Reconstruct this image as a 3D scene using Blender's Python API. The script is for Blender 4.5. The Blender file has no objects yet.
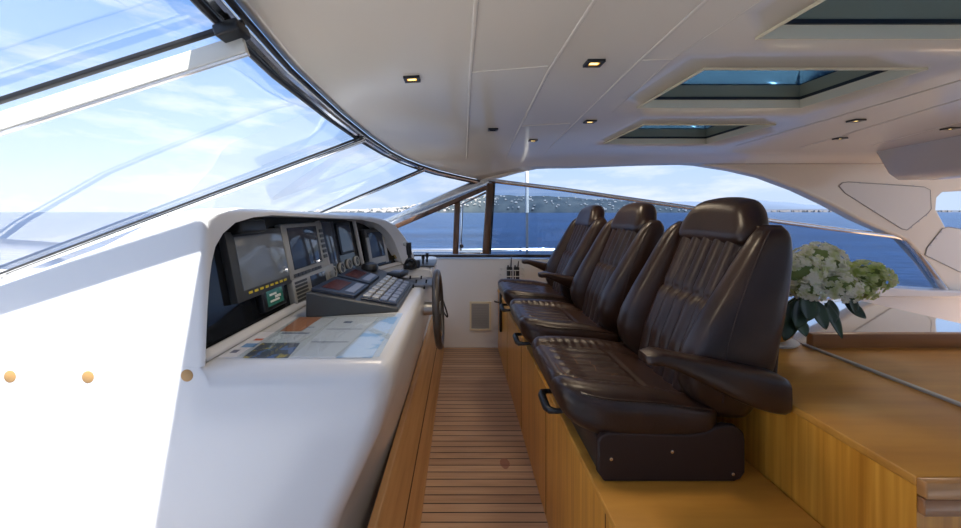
import bpy, bmesh, math, random
from mathutils import Vector, Matrix, noise
random.seed(7)
S = bpy.context.scene
COL = S.collection
PI = math.pi

# ------------------------------------------------------------------ camera
CZ, F = 1.5, 350.0
cam_d = bpy.data.cameras.new('camera')
cam = bpy.data.objects.new('camera', cam_d); COL.objects.link(cam)
cam.location = (0, 0, CZ); cam.rotation_euler = (PI/2, 0, 0)
cam_d.sensor_width = 36; cam_d.lens = F/961*36
cam_d.shift_x = 21.5/961; cam_d.shift_y = -52/961
cam_d.clip_start = 0.02; cam_d.clip_end = 60000
S.camera = cam
S.view_settings.view_transform = 'Standard'; S.view_settings.look = 'None'
S.view_settings.gamma = 1; S.view_settings.exposure = 0.32
S.view_settings.use_curve_mapping = False

# ------------------------------------------------------------------ world + sun
SUN = Vector((-.20, .350, -.81)).normalized()          # direction the light travels
w = bpy.data.worlds.new('sky'); S.world = w; w.use_nodes = True
nt = w.node_tree; N = nt.nodes; L = nt.links
for n in list(N): N.remove(n)
out = N.new('ShaderNodeOutputWorld'); bg = N.new('ShaderNodeBackground'); L.new(bg.outputs[0], out.inputs[0])
tc = N.new('ShaderNodeTexCoord'); sep = N.new('ShaderNodeSeparateXYZ'); L.new(tc.outputs['Generated'], sep.inputs[0])
ramp = N.new('ShaderNodeValToRGB'); L.new(sep.outputs[2], ramp.inputs[0])
cr = ramp.color_ramp
cr.elements[0].position = 0.0; cr.elements[0].color = (.50, .62, .80, 1)
cr.elements[1].position = 1.0; cr.elements[1].color = (.10, .26, .66, 1)
for p, c in ((.06, (.50, .63, .88, 1)), (.16, (.40, .58, .92, 1)), (.4, (.20, .40, .84, 1))):
    e = cr.elements.new(p); e.color = c
mp = N.new('ShaderNodeMapping'); mp.inputs['Scale'].default_value = (2.2, 2.2, 9)
L.new(tc.outputs['Generated'], mp.inputs[0])
nz = N.new('ShaderNodeTexNoise'); nz.inputs['Scale'].default_value = 1.6; nz.inputs['Detail'].default_value = 7
nz.inputs['Roughness'].default_value = .6; L.new(mp.outputs[0], nz.inputs['Vector'])
cl = N.new('ShaderNodeValToRGB'); L.new(nz.outputs[0], cl.inputs[0])
cl.color_ramp.elements[0].position = .50; cl.color_ramp.elements[0].color = (0, 0, 0, 1)
cl.color_ramp.elements[1].position = .74; cl.color_ramp.elements[1].color = (.75, .75, .75, 1)
mx = N.new('ShaderNodeMix'); mx.data_type = 'RGBA'
L.new(cl.outputs[0], mx.inputs[0]); L.new(ramp.outputs[0], mx.inputs[6]); mx.inputs[7].default_value = (.88, .90, .96, 1)
# bright hazy sky around the sun
dt = N.new('ShaderNodeVectorMath'); dt.operation = 'DOT_PRODUCT'; L.new(tc.outputs['Generated'], dt.inputs[0])
dt.inputs[1].default_value = tuple(-SUN)
mr = N.new('ShaderNodeMapRange'); L.new(dt.outputs['Value'], mr.inputs[0])
mr.inputs[1].default_value = .1; mr.inputs[2].default_value = 1.0; mr.interpolation_type = 'SMOOTHSTEP'
gl = N.new('ShaderNodeMix'); gl.data_type = 'RGBA'; gl.blend_type = 'ADD'
L.new(mr.outputs[0], gl.inputs[0]); L.new(mx.outputs[2], gl.inputs[6]); gl.inputs[7].default_value = (.35, .34, .32, 1)
L.new(gl.outputs[2], bg.inputs[0]); bg.inputs[1].default_value = 1.0

sun_d = bpy.data.lights.new('sun', 'SUN'); sun_d.energy = 11.0; sun_d.angle = .009; sun_d.color = (1, .96, .9)
sun = bpy.data.objects.new('sun', sun_d); COL.objects.link(sun)
sun.rotation_euler = SUN.to_track_quat('-Z', 'Y').to_euler(); sun.location = (3, -6, 12)

# ------------------------------------------------------------------ materials
MATS = {}
def principled(name, color, rough=.5, metal=0., spec=.5, coat=0., emit=None, es=0., trans=0., ior=1.5):
    m = bpy.data.materials.new(name); m.use_nodes = True
    b = m.node_tree.nodes['Principled BSDF']
    b.inputs['Base Color'].default_value = (*color, 1); b.inputs['Roughness'].default_value = rough
    b.inputs['Metallic'].default_value = metal; b.inputs['Specular IOR Level'].default_value = spec
    b.inputs['Coat Weight'].default_value = coat; b.inputs['Coat Roughness'].default_value = .05
    b.inputs['Transmission Weight'].default_value = trans; b.inputs['IOR'].default_value = ior
    if emit: b.inputs['Emission Color'].default_value = (*emit, 1); b.inputs['Emission Strength'].default_value = es
    MATS[name] = m
    return m
def nodes(m): return m.node_tree.nodes, m.node_tree.links, m.node_tree.nodes['Principled BSDF']
def coords(m, scale=(1, 1, 1), rot=(0, 0, 0)):
    n, l, b = nodes(m)
    t = n.new('ShaderNodeTexCoord'); p = n.new('ShaderNodeMapping')
    p.inputs['Scale'].default_value = scale; p.inputs['Rotation'].default_value = rot
    l.new(t.outputs['Object'], p.inputs[0]); return p.outputs[0]
def noise_col(m, c1, c2, scale=5, vec=(1, 1, 1), detail=4, lo=.35, hi=.65):
    n, l, b = nodes(m)
    v = coords(m, vec); t = n.new('ShaderNodeTexNoise'); t.inputs['Scale'].default_value = scale; t.inputs['Detail'].default_value = detail
    l.new(v, t.inputs['Vector']); r = n.new('ShaderNodeValToRGB'); l.new(t.outputs[0], r.inputs[0])
    r.color_ramp.elements[0].position = lo; r.color_ramp.elements[0].color = (*c1, 1)
    r.color_ramp.elements[1].position = hi; r.color_ramp.elements[1].color = (*c2, 1)
    l.new(r.outputs[0], b.inputs['Base Color']); return r
def bump(m, scale, strength, vec=(1, 1, 1), dist=.002, detail=3):
    n, l, b = nodes(m)
    v = coords(m, vec); t = n.new('ShaderNodeTexNoise'); t.inputs['Scale'].default_value = scale; t.inputs['Detail'].default_value = detail
    l.new(v, t.inputs['Vector']); u = n.new('ShaderNodeBump'); u.inputs['Strength'].default_value = strength; u.inputs['Distance'].default_value = dist
    l.new(t.outputs[0], u.inputs['Height']); l.new(u.outputs[0], b.inputs['Normal'])

gel = principled('white_gelcoat', (.69, .69, .695), .22, spec=.5)
lin = principled('headliner', (.77, .705, .60), .15, spec=.5)
wallw = principled('white_wall', (.78, .77, .75), .35)
rubber = principled('black_rubber', (.012, .012, .013), .5)
black = principled('black_plastic', (.015, .016, .018), .35)
blackgloss = principled('black_acrylic', (.010, .012, .016), .08)
grey = principled('grey_plastic', (.055, .06, .065), .4)
silver = principled('silver_plastic', (.42, .42, .40), .35, metal=.2)
white_pl = principled('white_plastic', (.75, .75, .72), .35)
chrome = principled('polished_steel', (.78, .77, .75), .12, metal=1)
alu = principled('brushed_aluminium', (.45, .45, .45), .35, metal=.8)
beige = principled('beige_lining', (.80, .72, .52), .45)
olive = principled('olive_frame', (.27, .27, .18), .4)
beam = principled('cream_bar', (.80, .77, .68), .3)
screen_m = principled('dark_display', (.05, .065, .10), .06)
screen_l = principled('pale_display', (.20, .23, .27), .10)
green_d = principled('green_display', (.02, .05, .05), .2, emit=(.1, .5, .35), es=.08)
red_d = principled('red_display', (.09, .025, .02), .2)
bluek = principled('blue_grey_keys', (.22, .26, .36), .4)
navy = principled('navy_plastic', (.02, .028, .05), .35)
yellow_d = principled('yellow_mark', (.75, .6, .05), .5)
plug_m = principled('wood_plug', (.42, .24, .085), .5)
brass = principled('brass', (.7, .5, .2), .25, metal=1)
grille = principled('grey_grille', (.34, .34, .33), .6)
wheel_m = principled('dark_wheel_leather', (.06, .052, .048), .3)
red_p = principled('chart_red', (.55, .12, .04), .5)

leather = principled('brown_leather', (.030, .0165, .013), .31, spec=.42)
noise_col(leather, (.020, .0090, .0058), (.034, .0165, .0105), 9, detail=5)
bump(leather, 140, .22, dist=.0012)
leather_w = principled('worn_brown_leather', (.030, .0165, .013), .33, spec=.42)
r = noise_col(leather_w, (.020, .0090, .0058), (.038, .019, .0125), 9, detail=5)
bump(leather_w, 110, .3, dist=.0016)
vinyl = principled('dark_brown_shell', (.030, .017, .014), .5, spec=.3)

def wood(name, dark, mid, light, vec, rough=.3, scale=3.0, coat=.25):
    m = principled(name, mid, rough, coat=coat)
    n, l, b = nodes(m)
    r = noise_col(m, dark, light, scale, vec, detail=6, lo=.3, hi=.72)
    e = r.color_ramp.elements.new(.5); e.color = (*mid, 1)
    return m
wood_v = wood('teak_veneer_upright', (.50, .20, .020), (.64, .28, .032), (.78, .38, .055), (20, 20, .5), scale=3.0)
wood_t = wood('teak_veneer_top', (.46, .20, .030), (.55, .25, .038), (.64, .31, .052), (.9, 9, 9), rough=.38, scale=1.8, coat=0)
wood_l = wood('teak_lip', (.44, .21, .07), (.52, .26, .09), (.60, .32, .12), (.8, 14, 14), scale=2)
wood_d = wood('teak_fiddle', (.27, .12, .045), (.33, .15, .055), (.40, .19, .075), (.8, 14, 14), scale=2)
wood_f = wood('teak_footrest', (.42, .22, .085), (.52, .285, .115), (.60, .345, .155), (12, .9, 12), scale=1.6, rough=.45, coat=0)
post_refl = wood('teak_reflection', (.07, .035, .02), (.12, .060, .032), (.19, .10, .06), (9, 9, .8), scale=2, rough=.18)  # polished posts: brown reflection of the teak put into the colour

# laid teak floor: planks run along X with dark caulking between
teak = principled('laid_teak', (.45, .28, .16), .55)
n, l, b = nodes(teak)
v = coords(teak); sp = n.new('ShaderNodeSeparateXYZ'); l.new(v, sp.inputs[0])
def mth(op, a, bv=None):
    q = n.new('ShaderNodeMath'); q.operation = op
    for i, s in enumerate((a, bv)):
        if s is None: continue
        if isinstance(s, (int, float)): q.inputs[i].default_value = s
        else: l.new(s, q.inputs[i])
    return q.outputs[0]
PL = .0545
yd = mth('DIVIDE', sp.outputs[1], PL); fr = mth('FRACT', yd); caulk = mth('LESS_THAN', fr, .11); idx = mth('FLOOR', yd)
wn = n.new('ShaderNodeTexWhiteNoise'); wn.noise_dimensions = '1D'; l.new(idx, wn.inputs['W'])
v2 = coords(teak, (1.2, 18, 1)); tn = n.new('ShaderNodeTexNoise'); tn.inputs['Scale'].default_value = 3; tn.inputs['Detail'].default_value = 5; l.new(v2, tn.inputs['Vector'])
mixv = mth('ADD', mth('MULTIPLY', wn.outputs[0], .35), mth('MULTIPLY', tn.outputs[0], .65))
rr = n.new('ShaderNodeValToRGB'); l.new(mixv, rr.inputs[0])
rr.color_ramp.elements[0].position = .25; rr.color_ramp.elements[0].color = (.37, .215, .12, 1)
rr.color_ramp.elements[1].position = .75; rr.color_ramp.elements[1].color = (.56, .36, .22, 1)
cm = n.new('ShaderNodeMix'); cm.data_type = 'RGBA'; l.new(caulk, cm.inputs[0]); l.new(rr.outputs[0], cm.inputs[6]); cm.inputs[7].default_value = (.035, .022, .016, 1)
# a reddish-brown stain on one plank
st = n.new('ShaderNodeVectorMath'); st.operation = 'DISTANCE'; l.new(coords(teak, (1.5, 1, 0)), st.inputs[0]); st.inputs[1].default_value = (.41, 2.09, 0)
sm = mth('LESS_THAN', mth('ADD', st.outputs['Value'], mth('MULTIPLY', tn.outputs[0], .03)), .058)
cm2 = n.new('ShaderNodeMix'); cm2.data_type = 'RGBA'; l.new(mth('MULTIPLY', sm, .65), cm2.inputs[0]); l.new(cm.outputs[2], cm2.inputs[6]); cm2.inputs[7].default_value = (.20, .05, .03, 1)
l.new(cm2.outputs[2], b.inputs['Base Color'])

# sea
sea_m = principled('sea_water', (.012, .055, .16), .18, spec=.5, ior=1.33)
n, l, b = nodes(sea_m)
def sea_noise(vec, sc, det):
    t = n.new('ShaderNodeTexNoise'); t.inputs['Scale'].default_value = sc; t.inputs['Detail'].default_value = det; t.inputs['Roughness'].default_value = .65
    l.new(coords(sea_m, vec), t.inputs['Vector']); return t.outputs[0]
def smath(op, a_, b_):
    q = n.new('ShaderNodeMath'); q.operation = op
    for i, s_ in enumerate((a_, b_)):
        if isinstance(s_, (int, float)): q.inputs[i].default_value = s_
        else: l.new(s_, q.inputs[i])
    return q.outputs[0]
w1 = sea_noise((.5, 1, 1), .75, 6); w2 = sea_noise((.35, 1, 1), .09, 5); w3 = sea_noise((.25, 1, 1), .012, 4)
hs_ = smath('ADD', smath('MULTIPLY', w1, .45), smath('ADD', smath('MULTIPLY', w2, .35), smath('MULTIPLY', w3, .2)))
bu = n.new('ShaderNodeBump'); bu.inputs['Strength'].default_value = 1; bu.inputs['Distance'].default_value = 1.2; l.new(hs_, bu.inputs['Height']); l.new(bu.outputs[0], b.inputs['Normal'])
rs = n.new('ShaderNodeValToRGB'); l.new(hs_, rs.inputs[0])
rs.color_ramp.elements[0].position = .40; rs.color_ramp.elements[0].color = (.0022, .010, .034, 1)
rs.color_ramp.elements[1].position = .60; rs.color_ramp.elements[1].color = (.014, .048, .125, 1)
l.new(rs.outputs[0], b.inputs['Base Color']); b.inputs['Roughness'].default_value = .3

hill_m = principled('hazy_wooded_hill', (.10, .13, .15), .9, spec=.1)  # aerial haze is mixed into the hill colours
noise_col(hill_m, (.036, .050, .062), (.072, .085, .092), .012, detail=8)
far_m = principled('hazy_coast', (.075, .09, .12), .9, spec=.1)  # distance haze put into the blue-grey tone
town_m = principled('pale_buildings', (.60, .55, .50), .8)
mist_m = principled('hazy_mountain', (.10, .135, .20), 1, spec=0)  # pale air haze painted in as the mountain's colour

def glass(name, tint, refl=1.0, base=.0, haze=0):
    m = bpy.data.materials.new(name); m.use_nodes = True
    n, l = m.node_tree.nodes, m.node_tree.links
    for q in list(n): n.remove(q)
    o = n.new('ShaderNodeOutputMaterial'); mi = n.new('ShaderNodeMixShader'); tr = n.new('ShaderNodeBsdfTransparent')
    g = n.new('ShaderNodeBsdfGlossy'); g.inputs['Roughness'].default_value = .02
    ge = n.new('ShaderNodeNewGeometry'); dp = n.new('ShaderNodeVectorMath'); dp.operation = 'DOT_PRODUCT'
    l.new(ge.outputs['Normal'], dp.inputs[0]); l.new(ge.outputs['Incoming'], dp.inputs[1])
    def mm_(op, *a_):
        q = n.new('ShaderNodeMath'); q.operation = op
        for i, s_ in enumerate(a_):
            if isinstance(s_, (int, float)): q.inputs[i].default_value = s_
            else: l.new(s_, q.inputs[i])
        return q
    c_ = mm_('ABSOLUTE', dp.outputs['Value']); f_ = mm_('POWER', mm_('SUBTRACT', 1.0, c_.outputs[0]).outputs[0], 5.0)
    fr_ = mm_('MULTIPLY_ADD', f_.outputs[0], .93, .07)
    mu = mm_('MULTIPLY_ADD', fr_.outputs[0], refl, base); mu.use_clamp = True
    l.new(mu.outputs[0], mi.inputs[0])
    tr.inputs[0].default_value = (*tint, 1); l.new(tr.outputs[0], mi.inputs[1]); l.new(g.outputs[0], mi.inputs[2]); l.new(mi.outputs[0], o.inputs[0])
    if haze:      # patchy veil added to whiten the glass, standing in for the dash reflection
        tl = n.new('ShaderNodeBsdfTranslucent'); tl.inputs[0].default_value = (.9, .92, .95, 1); ms = n.new('ShaderNodeMixShader')
        tcn = n.new('ShaderNodeTexCoord'); tx = n.new('ShaderNodeTexNoise'); tx.inputs['Scale'].default_value = 1.3; tx.inputs['Detail'].default_value = 5; l.new(tcn.outputs['Object'], tx.inputs['Vector'])
        hz = n.new('ShaderNodeMapRange'); hz.inputs[1].default_value = .3; hz.inputs[2].default_value = .7; hz.inputs[3].default_value = haze*.55; hz.inputs[4].default_value = haze*1.45; l.new(tx.outputs[0], hz.inputs[0])
        l.new(hz.outputs[0], ms.inputs[0]); l.new(mi.outputs[0], ms.inputs[1]); l.new(tl.outputs[0], ms.inputs[2]); l.new(ms.outputs[0], o.inputs[0])
    MATS[name] = m; return m
g_front = glass('windscreen_glass', (.94, .97, .98), 1.0, .0, haze=.03)
g_side = glass('tinted_side_glass', (.62, .70, .80), .7)
g_dark = glass('light_cut_glass', (.5, .53, .57), .7)  # tint set dark to hold back light from behind the camera
g_clear = glass('clear_glass', (.93, .96, .97), .6)
g_hatch = principled('blue_tinted_acrylic', (.022, .060, .115), .0, trans=1.0, ior=1.02)

hyd_w = principled('cream_petals', (.72, .72, .55), .6); noise_col(hyd_w, (.70, .76, .42), (.94, .94, .84), 30, detail=2, lo=.36, hi=.52)
hyd_g = principled('green_petals', (.55, .62, .28), .6); noise_col(hyd_g, (.50, .62, .18), (.82, .85, .56), 30, detail=2, lo=.38, hi=.60)
for m_ in (hyd_w, hyd_g):      # thin petals let the window light through
    n, l, b = nodes(m_); tl = n.new('ShaderNodeBsdfTranslucent'); ms = n.new('ShaderNodeMixShader'); ms.inputs[0].default_value = .45
    l.new(b.inputs['Base Color'].links[0].from_socket, tl.inputs[0]); l.new(b.outputs[0], ms.inputs[1]); l.new(tl.outputs[0], ms.inputs[2])
    l.new(ms.outputs[0], n['Material Output'].inputs[0])
core_m = principled('green_core', (.22, .30, .10), .8)
leaf_m = principled('hydrangea_leaf', (.018, .05, .022), .4); noise_col(leaf_m, (.012, .035, .018), (.03, .075, .03), 14)
pot_m = principled('orange_pot', (.65, .30, .03), .3)

def paper(name, base, blobs):
    m = principled(name, base, .35, coat=.6)
    n, l, b = nodes(m)
    prev = None
    for (c, sc, lo, hi, seed) in blobs:
        v = coords(m); ad = n.new('ShaderNodeVectorMath'); ad.operation = 'ADD'; ad.inputs[1].default_value = (seed, seed*1.7, 0); l.new(v, ad.inputs[0])
        t = n.new('ShaderNodeTexNoise'); t.inputs['Scale'].default_value = sc; t.inputs['Detail'].default_value = 4; l.new(ad.outputs[0], t.inputs['Vector'])
        q = n.new('ShaderNodeMapRange'); q.inputs[1].default_value = lo; q.inputs[2].default_value = hi; l.new(t.outputs[0], q.inputs[0])
        k = n.new('ShaderNodeMix'); k.data_type = 'RGBA'; l.new(q.outputs[0], k.inputs[0])
        if prev: l.new(prev, k.inputs[6])
        else: k.inputs[6].default_value = (*base, 1)
        k.inputs[7].default_value = (*c, 1); prev = k.outputs[2]
    if prev: l.new(prev, b.inputs['Base Color'])
    return m
pap_w = paper('white_sheet', (.80, .80, .83), [])
pap_ch = paper('chart_sheet', (.66, .70, .76), [((.30, .45, .62), 9, .52, .58, 3), ((.75, .72, .62), 7, .60, .64, 11)])
pap_gr = paper('dark_photo_sheet', (.13, .14, .17), [((.55, .42, .12), 30, .58, .62, 5), ((.15, .25, .5), 24, .56, .6, 9)])
ink_m = principled('printed_ink', (.16, .18, .26), .5)
ink_b = principled('printed_blue', (.16, .32, .55), .5)

# ------------------------------------------------------------------ helpers
ROOTLOC = {}
class MB:
    def __init__(s): s.bm = bmesh.new()
    def box(s, c, d, rot=None, bev=0.):
        M = Matrix.Translation(Vector(c)) @ ((rot if isinstance(rot, Matrix) else Matrix.Rotation(0, 4, 'X'))) @ Matrix.Diagonal((*d, 1))
        if bev > 0:
            t = bmesh.new(); bmesh.ops.create_cube(t, size=1, matrix=Matrix.Diagonal((*d, 1)))
            bmesh.ops.bevel(t, geom=t.edges[:], offset=min(bev, min(d)*.45), segments=3, affect='EDGES', profile=.5)
            bmesh.ops.transform(t, matrix=Matrix.Translation(Vector(c)) @ (rot if isinstance(rot, Matrix) else Matrix.Identity(4)), verts=t.verts)
            s.merge(t)
        else: bmesh.ops.create_cube(s.bm, size=1, matrix=M)
        return s
    def merge(s, t):
        me = bpy.data.meshes.new('tmp'); t.to_mesh(me); t.free(); s.bm.from_mesh(me); bpy.data.meshes.remove(me); return s
    def tube(s, pts, r, n=10, caps=True, flat=None):
        pts = [Vector(p) for p in pts]; rs = r if isinstance(r, (list, tuple)) else [r]*len(pts)
        rings = []; up = None
        for i, p in enumerate(pts):
            a = pts[max(i-1, 0)]; c = pts[min(i+1, len(pts)-1)]; t = (c-a).normalized()
            if up is None:
                up = Vector((0, 0, 1)) if abs(t.z) < .95 else Vector((1, 0, 0))
            u = (up - t*up.dot(t)).normalized(); v = t.cross(u); up = u
            fu, fv = flat if flat else (1, 1)
            rings.append([s.bm.verts.new(p + u*(math.cos(2*PI*k/n)*rs[i]*fu) + v*(math.sin(2*PI*k/n)*rs[i]*fv)) for k in range(n)])
        for a, c in zip(rings, rings[1:]):
            for k in range(n): s.bm.faces.new((a[k], a[(k+1) % n], c[(k+1) % n], c[k]))
        if caps: s.bm.faces.new(rings[0][::-1]); s.bm.faces.new(rings[-1])
        return s
    def cyl(s, c, r, h, axis='Z', n=24, r2=None):
        rot = axis if isinstance(axis, Matrix) else {'Z': Matrix.Identity(4), 'X': Matrix.Rotation(PI/2, 4, 'Y'), 'Y': Matrix.Rotation(-PI/2, 4, 'X')}[axis]
        bmesh.ops.create_cone(s.bm, cap_ends=True, segments=n, radius1=r, radius2=r if r2 is None else r2, depth=h, matrix=Matrix.Translation(Vector(c)) @ rot)
        return s
    def lathe(s, prof, c=(0, 0, 0), n=32, rot=None):
        M = Matrix.Translation(Vector(c)) @ (rot or Matrix.Identity(4)); rings = []
        for (r, z) in prof: rings.append([s.bm.verts.new(M @ Vector((max(r, 1e-4)*math.cos(2*PI*k/n), max(r, 1e-4)*math.sin(2*PI*k/n), z))) for k in range(n)])
        for a, d in zip(rings, rings[1:]):
            for k in range(n): s.bm.faces.new((a[k], a[(k+1) % n], d[(k+1) % n], d[k]))
        return s
    def torus(s, c, R, r, rot=None, n=40, m=10):
        M = Matrix.Translation(Vector(c)) @ (rot or Matrix.Identity(4)); rings = []
        for i in range(n):
            a = 2*PI*i/n
            rings.append([s.bm.verts.new(M @ Vector(((R+r*math.cos(2*PI*k/m))*math.cos(a), (R+r*math.cos(2*PI*k/m))*math.sin(a), r*math.sin(2*PI*k/m)))) for k in range(m)])
        for i in range(n):
            a, d = rings[i], rings[(i+1) % n]
            for k in range(m): s.bm.faces.new((a[k], d[k], d[(k+1) % m], a[(k+1) % m]))
        return s
    def prism(s, poly, fn, h0, h1):
        """poly: 2-D points, fn(u, v, h) -> 3-D"""
        a = [s.bm.verts.new(fn(u, v, h0)) for u, v in poly]; c = [s.bm.verts.new(fn(u, v, h1)) for u, v in poly]; k = len(poly)
        s.bm.faces.new(a[::-1]); s.bm.faces.new(c)
        for i in range(k): s.bm.faces.new((a[i], a[(i+1) % k], c[(i+1) % k], c[i]))
        return s
    def grid(s, fn, nu, nv):
        vs = [[s.bm.verts.new(fn(i/nu, j/nv)) for j in range(nv+1)] for i in range(nu+1)]
        for i in range(nu):
            for j in range(nv): s.bm.faces.new((vs[i][j], vs[i+1][j], vs[i+1][j+1], vs[i][j+1]))
        return s
    def loft(s, rings, closed=True, caps=True):
        vr = [[s.bm.verts.new(p) for p in r] for r in rings]; k = len(rings[0])
        for a, c in zip(vr, vr[1:]):
            for i in range(k if closed else k-1): s.bm.faces.new((a[i], a[(i+1) % k], c[(i+1) % k], c[i]))
        if caps: s.bm.faces.new(vr[0][::-1]); s.bm.faces.new(vr[-1])
        return s
    def rbox(s, half, r, fn, n=(12, 12, 8)):
        """rounded box, then moved by fn(x,y,z)"""
        def axis(h, k):
            e = [-h, -h+r*.12, -h+r*.35, -h+r*.65]; i = [(-h+r)+(2*h-2*r)*j/k for j in range(k+1)]
            return e + i + [-q for q in e[::-1]]
        ax = [axis(half[i], n[i]) for i in range(3)]; cache = {}
        def vert(p):
            key = tuple(round(q, 6) for q in p)
            if key not in cache:
                c = Vector([max(-half[i]+r, min(half[i]-r, p[i])) for i in range(3)]); d = Vector(p)-c
                q = c + d.normalized()*r if d.length > 1e-9 else Vector(p)
                # keep flat sides flat
                cache[key] = s.bm.verts.new(fn(*q))
            return cache[key]
        for i in range(3):
            j, k = (i+1) % 3, (i+2) % 3
            for sgn in (-1, 1):
                for a in range(len(ax[j])-1):
                    for c in range(len(ax[k])-1):
                        q = []
                        for (u, v) in ((a, c), (a+1, c), (a+1, c+1), (a, c+1)):
                            p = [0, 0, 0]; p[i] = sgn*half[i]; p[j] = ax[j][u]; p[k] = ax[k][v]; q.append(vert(p))
                        if sgn < 0: q.reverse()
                        if len(set(q)) == 4: s.bm.faces.new(q)
        return s
    def build(s, name, m, parent=None, smooth=True, angle=35, origin=None, bevel=0, solid=0, sub=0):
        bm = s.bm
        bmesh.ops.remove_doubles(bm, verts=bm.verts, dist=1e-5); bmesh.ops.recalc_face_normals(bm, faces=bm.faces)
        off = Vector(ROOTLOC.get(parent.name, (0, 0, 0))) if parent else Vector(origin or (0, 0, 0))
        bmesh.ops.translate(bm, verts=bm.verts, vec=-off)
        me = bpy.data.meshes.new(name); bm.to_mesh(me); bm.free()
        ms = m if isinstance(m, (list, tuple)) else [m]
        for q in ms: me.materials.append(q)
        o = bpy.data.objects.new(name, me); COL.objects.link(o)
        if parent:
            o.parent = parent; ROOTLOC[o.name] = off
        else: o.location = off; ROOTLOC[o.name] = off
        if solid:
            k = o.modifiers.new('s', 'SOLIDIFY'); k.thickness = solid; k.offset = 0
        if bevel:
            k = o.modifiers.new('b', 'BEVEL'); k.width = bevel; k.segments = 3; k.limit_method = 'ANGLE'; k.angle_limit = math.radians(40)
        if sub:
            k = o.modifiers.new('d', 'SUBSURF'); k.levels = sub; k.render_levels = sub
        if smooth:
            me.shade_smooth()
            try: me.set_sharp_from_angle(angle=math.radians(angle))
            except Exception: pass
        return o
def tag(o, label=None, cat=None, group=None, kind=None):
    if label: o['label'] = label
    if cat: o['category'] = cat
    if group: o['group'] = group
    if kind: o['kind'] = kind
    return o
def thing(name, label, cat, loc, group=None):
    o = bpy.data.objects.new(name, None); COL.objects.link(o); o.location = loc; o.empty_display_size = .1
    ROOTLOC[o.name] = Vector(loc); return tag(o, label, cat, group)
def copy_tree(o, parent=None):
    c = o.copy(); COL.objects.link(c)
    if parent: c.parent = parent
    for ch in o.children: copy_tree(ch, c)
    return c
def P(px, py, Y): return Vector(((px-459)*Y/F, Y, CZ-(py-212)*Y/F))
def lerp(a, b, t): return a+(b-a)*t
def interp(tab, y):
    if y <= tab[0][0]: return tab[0][1:]
    for a, c in zip(tab, tab[1:]):
        if y <= c[0]:
            t = (y-a[0])/(c[0]-a[0]); t2 = t
            return tuple(lerp(a[i], c[i], t2) for i in range(1, len(a)))
    return tab[-1][1:]
def smooth(t): t = max(0, min(1, t)); return t*t*(3-2*t)

# ------------------------------------------------------------------ outside: sea, coast
o = MB().grid(lambda u, v: Vector((lerp(-9000, 9000, u), lerp(-3000, 12000, v), -2.6)), 4, 4).build('sea', sea_m); tag(o, kind='structure')
def ridge(name, prof, Y, depth, m, seed):
    """prof: (px, py) skyline at distance Y"""
    def hgt(px): return CZ-(interp(prof, px)[0]-212)*Y/F
    x0, x1 = prof[0][0], prof[-1][0]
    def fn(u, v):
        px = lerp(x0, x1, u); h = hgt(px)+3
        nn = noise.fractal(Vector((px*.045+seed, v*2, seed)), 1.0, 2.0, 5)
        hh = (h + nn*h*.10)*math.sin(PI*v)**.6 if 0 < v < 1 else 0
        yy = Y + (v-.5)*depth
        return Vector(((px-459)*Y/F, yy, hh-3))
    o = MB().grid(fn, 220, 14).build(name, m); tag(o, kind='structure'); return fn
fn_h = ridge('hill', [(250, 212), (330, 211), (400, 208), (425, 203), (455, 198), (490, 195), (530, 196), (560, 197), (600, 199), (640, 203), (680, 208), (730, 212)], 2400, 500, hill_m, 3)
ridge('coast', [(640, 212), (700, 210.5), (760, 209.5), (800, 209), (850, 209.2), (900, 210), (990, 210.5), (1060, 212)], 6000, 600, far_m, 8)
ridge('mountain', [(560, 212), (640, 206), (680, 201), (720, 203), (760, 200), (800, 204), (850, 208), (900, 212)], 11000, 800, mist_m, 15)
t = MB()
for i in range(520):
    px = random.uniform(330, 690); v = random.uniform(.02, .36)
    if random.random() < .45: px = random.gauss(410, 45)
    p = fn_h((px-250)/480, v); sc = random.uniform(.5, 1.3)
    t.box((p.x, p.y-6, p.z+3*sc), (random.uniform(5, 15)*sc, 8, random.uniform(3, 8)*sc))
for i in range(160):
    px = random.gauss(385, 35); t.box(((px-459)*2200/F, 2200+random.uniform(-40, 30), random.uniform(0, 14)), (random.uniform(8, 18), 8, random.uniform(5, 12)))
tag(t.build('hillside_town', town_m, smooth=False), 'pale houses scattered over the wooded hillside across the water', 'town', kind='stuff')
t = MB()
for i in range(200):
    px = random.uniform(690, 960); t.box(((px-459)*5700/F, 5700+random.uniform(-50, 50), 14), (random.uniform(14, 45), 20, random.uniform(8, 34)))
tag(t.build('coastal_city', principled('city_haze', (.22, .21, .21), .9), smooth=False), 'low pale city strung along the distant coast at the right', 'town', kind='stuff')
# white foredeck ahead of the windscreen, side deck past the far windows
o = MB().prism([(-3.0, -2), (-3.0, 4.6), (-6, 3.9), (-9.5, 1.6), (-9.5, 0.6), (-6, -1.6)], lambda u, v, h: Vector((u, v, h)), .55, .84).build('trim_1', gel, bevel=.05); tag(o, kind='structure')
o = MB().box((-.7, 4.25, .80), (4.4, .70, .16), bev=.04).build('trim_2', principled('side_deck', (.22, .25, .30), .4)); tag(o, kind='structure')
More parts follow.
